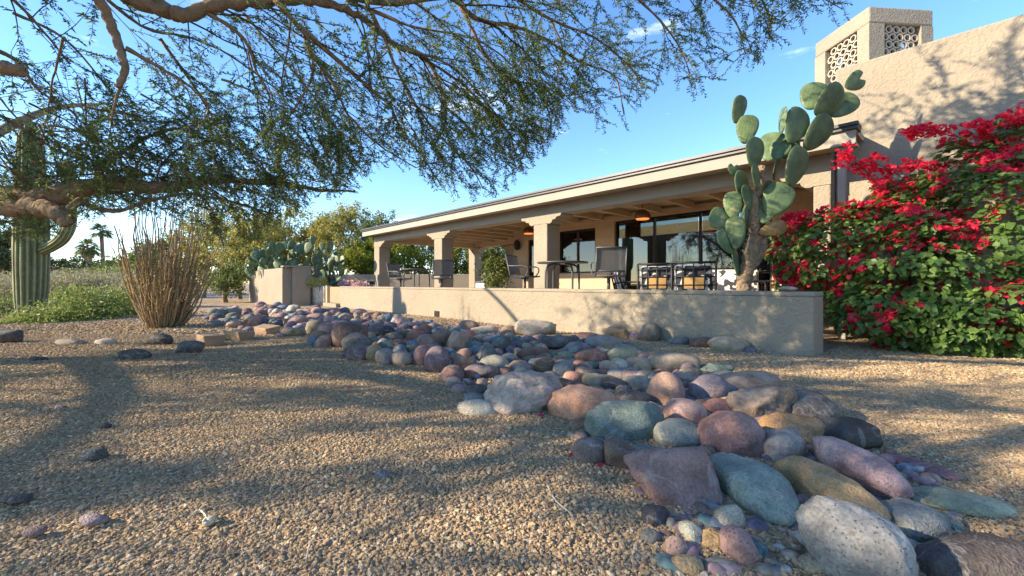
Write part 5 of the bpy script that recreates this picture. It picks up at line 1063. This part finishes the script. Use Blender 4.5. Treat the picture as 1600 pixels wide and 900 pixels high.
def bush_points(n, seed, grow=1.0):
    r = np.random.default_rng(seed); vol = (BBa[:, 3] * BBa[:, 5]); k = r.choice(len(BBa), n * 3, p=vol / vol.sum()); d = unit(r.normal(size=(n * 3, 3))); lump = 1 + .10 * np.sin(d[:, 0] * 9 + k) + .10 * np.sin(d[:, 2] * 11 + 2 * k)
    rad = grow * lump * (1 - .22 * r.random(n * 3) ** 2); p = BBa[k, :3] + d * BBa[k, 3:6] * rad[:, None]
    q = ((p[:, None, :] - BBa[None, :, :3]) / BBa[None, :, 3:6]); ins = ((q ** 2).sum(2) < .72).sum(1) > 0
    rel_o = (p[:, 0] - P0.x) * D2.x + (p[:, 1] - P0.y) * D2.y; rel_t = (p[:, 0] - P0.x) * D1.x + (p[:, 1] - P0.y) * D1.y
    ok = ~ins & (p[:, 2] > .05) & (rel_o < TO - .03) & ~((rel_t > -.03) & (rel_o > -.1) & (rel_o < .5) & (p[:, 2] < WZ + .02)); i = np.where(ok)[0][:n]; return p[i], d[i]
def leaf_mesh(mt):
    V = [(0, 0, 0), (.30, .28, .05), (.36, .55, .03), (0, 1.0, -.12), (-.36, .55, .03), (-.30, .28, .05), (0, .5, -.04)]; me = bpy.data.meshes.new('leaf')
    me.from_pydata(V, [], [(0, 1, 2, 6), (6, 2, 3), (0, 6, 4, 5), (6, 3, 4)]); me.materials.append(mt); return me, np.array(V), [(0, 1, 2, 6), (6, 2, 3, 3), (0, 6, 4, 5), (6, 3, 4, 4)]
def objmat(name, c1, c2, trans):       # same leaf, colour varied per piece
    m = leafmat(name, c1, c2, trans); nt = m.node_tree; oi = N(nt, 'ShaderNodeObjectInfo'); r = [n for n in nt.nodes if n.type == 'VALTORGB'][0]; nt.links.new(oi.outputs['Random'], r.inputs['Fac']); return m
LM, LV, LF = leaf_mesh(objmat('bougainvillea_leaf_piece', (.065, .14, .035), (.20, .31, .075), .45))
def frames(p, d, seed, droop=.5):
    r = np.random.default_rng(seed); n = len(p); nrm = unit(d * .7 + np.array([0, 0, .75]) + r.normal(size=(n, 3)) * .42); out = d + r.normal(size=(n, 3)) * .6 + np.array([0, 0, -droop]); y = unit(out - (out * nrm).sum(1, keepdims=True) * nrm); x = np.cross(y, nrm); return x, y, nrm
def scatter_pieces(p, d, tmpl_me, tmpl_v, name, size, n_obj, parent, mt, rest_name, seed, droop):
    x, y, z = frames(p, d, seed, droop); r = np.random.default_rng(seed + 1); s = size * r.uniform(.65, 1.3, len(p)); dist = np.abs(p[:, 0] / np.maximum(p[:, 1], .1)); infr = (p[:, 0] / p[:, 1] < 1.2)
    order = np.argsort(np.where(infr, p[:, 1] - .5 * s, 99) + r.random(len(p)) * .25); near = order[:n_obj]; rest = order[n_obj:]; q = Vector(parent.location)
    for i in near:
        o = bpy.data.objects.new(name, tmpl_me); COL.objects.link(o); o.parent = parent
        o.matrix_local = Matrix([[x[i, 0] * s[i], y[i, 0] * s[i], z[i, 0] * s[i], p[i, 0] - q.x], [x[i, 1] * s[i], y[i, 1] * s[i], z[i, 1] * s[i], p[i, 1] - q.y], [x[i, 2] * s[i], y[i, 2] * s[i], z[i, 2] * s[i], p[i, 2] - q.z], [0, 0, 0, 1]])
    T = np.asarray(tmpl_v); V = (p[rest, None, :] + s[rest, None, None] * (T[None, :, 0:1] * x[rest, None, :] + T[None, :, 1:2] * y[rest, None, :] + T[None, :, 2:3] * z[rest, None, :])).reshape(-1, 3); return V, len(rest)
def tri_mesh(name, V, tris, cnt, nv, mt, parent):
    T = np.array(tris); Fq = (np.arange(cnt)[:, None, None] * nv + T[None]).reshape(-1, 3); o = ob(name, npmesh(name, V, Fq, mt), parent); return tag(o, kind='stuff')
p, d = bush_points(18000, 401); keepf = np.ones(len(p), bool)
V, cnt = scatter_pieces(p, d, LM, LV, 'leaf', .074, 280, bg_, None, 'foliage', 402, .55); tri_mesh('foliage', V, [(0, 1, 2), (0, 2, 6), (6, 2, 3), (0, 6, 4), (0, 4, 5), (6, 3, 4)], cnt, 7, M['bleaf'], bg_)
# flower heads: a tuft of papery bracts
def bract_template(seed):
    r = np.random.default_rng(seed); V = []; T = []
    for k in range(13):
        c = r.normal(size=3) * np.array([.34, .34, .2]); dd = unit(r.normal(size=3) + np.array([0, 0, .5])); a = unit(np.cross(dd, r.normal(size=3))); b = np.cross(dd, a); s = r.uniform(.42, .66); i = len(V)
        V += [c, c + (a * .5 + dd * .45) * s, c + dd * s * 1.0, c + (-a * .5 + dd * .45) * s]; T += [(i, i + 1, i + 2), (i, i + 2, i + 3)]
    return np.array(V), T
FV, FT = bract_template(5); FM = bpy.data.meshes.new('flower'); FM.from_pydata([tuple(v) for v in FV], [], FT); FM.materials.append(M['bract'])
p, d = bush_points(7500, 411, 1.05); pxx = 800 + F * p[:, 0] / p[:, 1]; pyy = HOR - F * (p[:, 2] - H) / p[:, 1]
r_ = np.random.default_rng(412); patch = np.sin(p[:, 0] * 5.1 + p[:, 2] * 3) + np.sin(p[:, 2] * 7.3 + p[:, 1] * 4) + .8 * np.sin(p[:, 0] * 11 - p[:, 2] * 9)
edge = np.interp(pxx, [1200, 1290, 1400, 1500, 1600, 1800], [495, 485, 420, 385, 345, 330]); prob = np.where(pyy < edge, np.clip(.55 + .28 * patch, .05, .95), np.clip(.16 + .28 * (patch - .3), .0, .7)); kp = r_.random(len(p)) < prob * .5
p, d = p[kp], d[kp]
canes = [[(1400, 330, 5.1), (1370, 285, 5.0), (1330, 248, 4.95), (1312, 244, 4.9)], [(1540, 250, 4.9), (1490, 210, 4.8), (1440, 203, 4.75), (1425, 212, 4.7)], [(1560, 240, 4.8), (1540, 205, 4.75), (1525, 195, 4.7)], [(1440, 300, 5.1), (1395, 268, 5.0), (1355, 250, 4.95)], [(1290, 360, 5.4), (1250, 338, 5.35), (1228, 345, 5.3)], [(1640, 220, 4.6), (1600, 188, 4.5), (1570, 192, 4.5)], [(1500, 280, 5), (1460, 255, 4.95), (1420, 255, 4.9)]]
lst = []; ep = []
for c in canes:
    P = smoothcurve([pix(*q) for q in c], 6); lst.append((P, [.008 * (1 - .6 * i / (len(P) - 1)) for i in range(len(P))]))
    for q in P[5:]:
        for _ in range(3): ep.append(tuple(q + rv(.045)))
ep = np.array(ep); p = np.concatenate([p, ep]); d = np.concatenate([d, np.tile([[0, -.5, .8]], (len(ep), 1))])
V, cnt = scatter_pieces(p, d, FM, FV, 'flower', .072, 290, bg_, None, 'flowers', 413, .2); tri_mesh('flowers', V, FT, cnt, len(FV), M['bract'], bg_)
for k in range(26):
    a = BB[k % 11]; e = Vector((a[0] + rng.uniform(-.5, .5) * a[3], a[1] + rng.uniform(-.4, .4) * a[4], a[2] + rng.uniform(-.3, .8) * a[5])); b0 = Vector(bg_.location) + Vector((rng.uniform(-.25, .25), rng.uniform(.1, .4), 0)); lst.append((smoothcurve([b0, b0.lerp(e, .5) + Vector((0, 0, .25)), e], 5), [.016 * (1 - .7 * i / 10) for i in range(11)]))
V, Fq = poly_tubes(lst, 5); ob('canes', npmesh('canes', V, Fq, M['twig'], True), bg_)
# petals blown onto the gravel and rocks
pet = bpy.data.meshes.new('petal'); pet.from_pydata([(-.5, 0, 0), (-.1, -.4, .1), (.5, 0, .18), (.1, .42, .08), (0, .1, .25)], [], [(0, 1, 4), (1, 2, 4), (2, 3, 4), (3, 0, 4)]); pet.materials.append(M['bract'])
PL = ['by the foot of the limestone boulder', 'left of the small purple stone', 'below the small purple stone', 'beside the teal boulder', 'near the flat slab at the bed edge', 'among the cobbles by the white-lilac stone', 'on the gravel in the middle of the yard', 'in front of the bougainvillea', 'on the gravel left of the long ochre boulder', 'by the brick-red oval stone']
for (px, py), lab in zip(((845, 655), (893, 718), (940, 735), (1232, 762), (717, 590), (783, 572), (548, 613), (1446, 545), (1172, 760), (946, 567)), PL):
    g_ = gnd(px, py); o = bpy.data.objects.new('fallen_petal', pet); COL.objects.link(o); o.location = (g_.x, g_.y, .02 if py > 600 else .09); s = rng.uniform(.03, .05); o.scale = (s, s, s); o.rotation_euler = (0, 0, rng.uniform(0, 6)); tag(o, 'red fallen petal ' + lab, 'petal', 'fallen red petals')

# ================================================================ PATIO FURNITURE
def bar_chair(px, o_, face, label):
    """swivel bar chair, local +x is forward"""
    t = tpx(px, o_); b = W(t, o_, PFZ); c = thing('bar_chair', label, 'chair', tuple(b), face, 'high patio chairs'); m = M['metal']
    s = MB(); n = 8; w = .25
    pr = [(-.22, .745), (-.1, .725), (.05, .735), (.18, .76), (.235, .755)]
    v = [(x, -w, z) for x, z in pr] + [(x, w, z) for x, z in pr]; k = len(pr); v += [(x, y, z - .014) for x, y, z in v]
    f = [(i, i + 1, k + i + 1, k + i) for i in range(k - 1)] + [(2 * k + i, 3 * k + i, 3 * k + i + 1, 2 * k + i + 1) for i in range(k - 1)] + [(i, 2 * k + i, 2 * k + i + 1, i + 1) for i in range(k - 1)] + [(k + i, k + i + 1, 3 * k + i + 1, 3 * k + i) for i in range(k - 1)] + [(0, k, 3 * k, 2 * k), (k - 1, 3 * k - 1, 4 * k - 1, 2 * k - 1)]
    mk('seat', v, f, M['sling'], c, True, False)
    MB().add([(-.225, -.235, .80), (-.225, .235, .80), (-.315, .235, 1.205), (-.315, -.235, 1.205), (-.238, -.235, .80), (-.238, .235, .80), (-.328, .235, 1.205), (-.328, -.235, 1.205)], BOXF).build('backrest', M['sling'], c, world=False)
    fr = MB()
    for y in (-.255, .255): fr.tube([(.25, y, .755), (.05, y, .735), (-.2, y, .735), (-.235, y, .80), (-.335, y, 1.22)], .015, 6)
    fr.tube([(-.335, -.262, 1.22), (-.335, .262, 1.22)], .016, 6).tube([(-.235, -.255, .82), (-.235, .255, .82)], .015, 6).tube([(.245, -.255, .755), (.245, .255, .755)], .013, 6)
    fr.build('frame', m, c, True, False)
    for y in (-.29, .29): MB().tube(smoothcurve([(-.27, y * .9, .98), (-.1, y, .975), (.12, y, .965), (.2, y, .93), (.2, y * .97, .84), (.12, y * .92, .74)], 4), .014, 6).build('arm', m, c, True, False)
    MB().tube([(0, 0, .735), (0, 0, .40)], .03, 10).tube([(0, 0, .735), (0, 0, .70)], .09, 10).build('swivel_post', m, c, True, False)
    for sx, sy in ((1, 1), (1, -1), (-1, 1), (-1, -1)): MB().tube(smoothcurve([(0, 0, .42), (.1 * sx, .1 * sy, .40), (.19 * sx, .19 * sy, .25), (.23 * sx, .23 * sy, .0)], 4), .013, 6).build('leg', m, c, True, False)
    pts = [(.235 * math.cos(a), .235 * math.sin(a), .26) for a in np.linspace(0, 6.283, 21)]; MB().tube(pts, .011, 6, False).build('foot_ring', m, c, True, False)
    return c
def bar_table(px, o_, label, r=.5):
    t = tpx(px, o_); b = W(t, o_, PFZ); c = thing('bar_table', label, 'table', tuple(b), .4, 'high patio tables'); m = M['metal']
    MB().lathe([(.02, 1.0), (r, 1.0), (r + .012, 1.012), (r, 1.03), (.02, 1.03)], 28).build('table_top', m, c, True, False)
    for a in (0, 1.571, 3.142, 4.712):
        x, y = math.cos(a), math.sin(a); MB().tube(smoothcurve([(.12 * x, .12 * y, .985), (.26 * x, .26 * y, .975), (.36 * x, .36 * y, .90), (.38 * x, .38 * y, .7), (.38 * x, .38 * y, .3), (.40 * x, .40 * y, 0)], 4), .02, 7).build('leg', m, c, True, False)
    MB().tube([(.375 * math.cos(a), .375 * math.sin(a), .2) for a in np.linspace(0, 6.283, 25)], .012, 6, False).build('foot_ring', m, c, True, False); return c
A1 = math.atan2(D1.y, D1.x)
bar_table(879, 1.38, 'round high grey metal table in front of the middle column'); bar_chair(951, 1.35, 1.5, 'high grey sling chair right of the near table, seen from behind'); bar_chair(820, 1.38, A1 + math.pi + .35, 'high grey sling chair left of the near table, facing right')
bar_table(651, 1.4, 'round high grey metal table between the two left columns', .45); bar_chair(690, 1.35, 1.85, 'high grey sling chair before the second column, seen from behind'); bar_chair(626, 1.4, A1 + math.pi + .3, 'high grey sling chair beside the end column, facing right')
def zebra():
    m, nt, b = newmat('zebra_fabric'); l = nt.links.new; co = N(nt, 'ShaderNodeTexCoord'); w = N(nt, 'ShaderNodeTexWave'); w.inputs['Scale'].default_value = 5; w.inputs['Distortion'].default_value = 7; w.inputs['Detail'].default_value = 2; w.inputs['Detail Scale'].default_value = 1.2
    r = N(nt, 'ShaderNodeValToRGB'); r.color_ramp.elements[0].position = .36; r.color_ramp.elements[1].position = .44; r.color_ramp.elements[0].color = rgb(.04, .04, .05); r.color_ramp.elements[1].color = rgb(.66, .62, .58)
    l(co.outputs['Object'], w.inputs['Vector']); l(w.outputs['Fac'], r.inputs['Fac']); l(r.outputs[0], b.inputs['Base Color']); b.inputs['Roughness'].default_value = .9; return m
M['zebra'] = zebra(); M['tanpillow'] = mat('tan_pillow', (.50, .30, .12), .9, .15, 10)
def soft(name, x0, x1, y0, y1, z0, z1, mt, parent, bev=.045): return MB().box(x0, x1, y0, y1, z0, z1).build(name, mt, parent, True, False, bev, 3)
def lounge(pos, face, label, width=.6, name='lounge_chair', cat='chair', pillow=False):
    c = thing(name, label, cat, tuple(pos), face, 'zebra-cushioned patio seats'); w = width / 2; m = M['iron']
    soft('seat_cushion', -.26, .28, -w + .03, w - .03, .32, .45, M['zebra'], c); bc = soft('back_cushion', -.07, .05, -w + .04, w - .04, -.02, .42, M['zebra'], c); bc.location = (-.24, 0, .46); bc.rotation_euler = (0, -.22, 0)
    if pillow: pl = soft('pillow', -.10, -.066, -.15, .15, .08, .27, M['tanpillow'], c, .014); pl.location = (-.225, 0, .46); pl.rotation_euler = (0, -.22, 0)
    fr = MB(); 
    for y in (-w, w): fr.tube([(-.30, y, .02), (-.29, y, .30), (-.32, y, .42), (-.43, y, .90)], .016, 6).tube([(.30, y, 0), (.30, y, .55)], .016, 6).tube([(-.30, y, .30), (.30, y, .30)], .014, 6)
    fr.tube([(-.43, -w, .90), (-.43, w, .90)], .016, 6).tube([(.30, -w, .30), (.30, w, .30)], .014, 6); fr.build('frame', m, c, True, False)
    nv = max(4, int(width / .13))
    for k in range(1, nv): y = -w + 2 * w * k / nv; MB().tube([(-.31, y, .38), (-.43, y, .90)], .009, 5).build('back_bar', m, c, True, False)
    for z in (.45, .58, .70, .81): x = -.31 - .12 * (z - .38) / .52; MB().tube([(x, -w, z), (x, w, z)], .009, 5).build('back_bar', m, c, True, False)
    for y in (-w, w): MB().tube(smoothcurve([(-.35, y, .60), (-.1, y, .63), (.2, y, .62), (.32, y, .56), (.30, y, .45)], 4), .015, 6).build('arm', m, c, True, False)
    return c
def lp(px, o_): return W(tpx(px, o_), o_, PFZ)
lounge(lp(1026, 1.3), 1.25, 'lattice-backed iron chair with tan pillow, nearer the high table', .56, pillow=True); lounge(lp(1082, 1.25), 1.2, 'lattice-backed iron chair with dark tan pillow, left of the tall prickly pear', .58, pillow=True)
lounge(lp(992, 2.6), -.5, 'zebra-cushioned chair facing right behind the lattice chairs', .6); lounge(lp(1135, 3.3), math.pi + 1.15, 'zebra-cushioned loveseat facing the yard behind the lattice chairs', 1.2, 'loveseat', 'loveseat'); lounge(lp(1196, 1.75), 2.6, 'zebra-cushioned chair tucked behind the tall prickly pear trunk', .6)
st = thing('scroll_table', 'low iron table with scrolled legs in front of the loveseat', 'table', tuple(lp(1128, 2.2)), 0)
MB().lathe([(.02, .46), (.33, .46), (.33, .485), (.02, .485)], 20).build('table_top', M['iron'], st, True, False)
for a in (0, 2.1, 4.2): x, y = math.cos(a), math.sin(a); MB().tube(smoothcurve([(.2 * x, .2 * y, .455), (.3 * x, .3 * y, .36), (.16 * x, .16 * y, .2), (.3 * x, .3 * y, 0)], 5), .013, 6).build('leg', M['iron'], st, True, False)
# pots and small things
def pot(px, o_, prof, mt, label, name='planter_pot'):
    p_ = lp(px, o_); o = MB().lathe(prof, 18).build(name, mt, None, True); o.location = p_; return tag(o, label, 'pot', 'pots on the patio'), p_
_, p_ = pot(776, 3.6, [(.16, 0), (.22, .25), (.25, .42), (.22, .42), (.2, .36)], M['pot'], 'dark pot holding the leafy plant left of the middle column')
b = (p_.x, p_.y, PFZ + .95, .42, .4, .6); plant('potted_plant', 'leafy green plant growing in the dark pot left of the middle column', 'plant', (p_.x, p_.y, PFZ + .36), [b], 3200, .09, .045, M['midgreen'], 10, seed=501, clump=.1)
pot(915, 3.4, [(.12, 0), (.15, .03), (.17, .22), (.2, .3), (.17, .3), (.15, .26)], M['cream'], 'cream flared pot below the window right of the middle column')
bx = thing('white_cabinet', 'white box cabinet with grey lid near the far column', 'cabinet', tuple(lp(760, 4.6)), A1); MB().box(-.25, .25, -.3, .3, 0, .62).build('body', M['white'], bx, world=False, bevel=.015); MB().box(-.28, .28, -.33, .33, .623, .68).build('lid', M['metal'], bx, world=False, bevel=.012); MB().box(-.262, -.251, -.2, .2, .3, .5).build('panel', M['cream'], bx, world=False)
wc = thing('cream_chair', 'low cream-cushioned chair left of the middle column', 'chair', tuple(lp(806, 3.9)), A1 + 2.6); soft('seat', -.28, .28, -.28, .28, .26, .42, M['cream'], wc); soft('backrest', -.34, -.2, -.28, .28, .43, .80, M['cream'], wc)
for x in (-.26, .26):
    for y in (-.26, .26): MB().tube([(x, y, 0), (x, y, .27)], .016, 6).build('leg', M['bronze'], wc, world=False)
sp = thing('spa', 'low dark covered spa beyond the left end column', 'spa', tuple(at(556, 17.5)), .1); MB().box(-1.0, 1.0, -.9, .9, 0, .72).build('tub', M['trimwarm'], sp, world=False, bevel=.03); MB().box(-1.04, 1.04, -.94, .94, .723, .83).build('cover', M['iron'], sp, world=False, bevel=.03)
g_ = W(.28, .22, WZ); me = rock_mesh(9001, .10, .07, .032, 'round', 3); me.materials.append(M['stone']); o = ob('flat_stone', me); o.location = g_ + Vector((0, 0, .028)); o.color = (*RC['N'][1], 1); tag(o, 'flat tan stone resting on top of the patio wall end', 'stone')
# dead twigs lying on the gravel
for i, (pts, lab) in enumerate(((((855, 765), (868, 790), (893, 812)), 'thin pale dead twig on the gravel left of the front boulders'), (((300, 812), (312, 806), (322, 816), (318, 824)), 'curled dead twig beside the small white stone'), (((478, 885), (484, 860), (492, 850)), 'short dead twig at the bottom of the gravel'))):
    P = [gnd(*q) + Vector((0, 0, .018)) for q in pts]; tag(MB().tube(smoothcurve(P, 5), .0028, 5).build('dead_twig', M['rib']), lab, 'twig', 'dead twigs on the gravel')
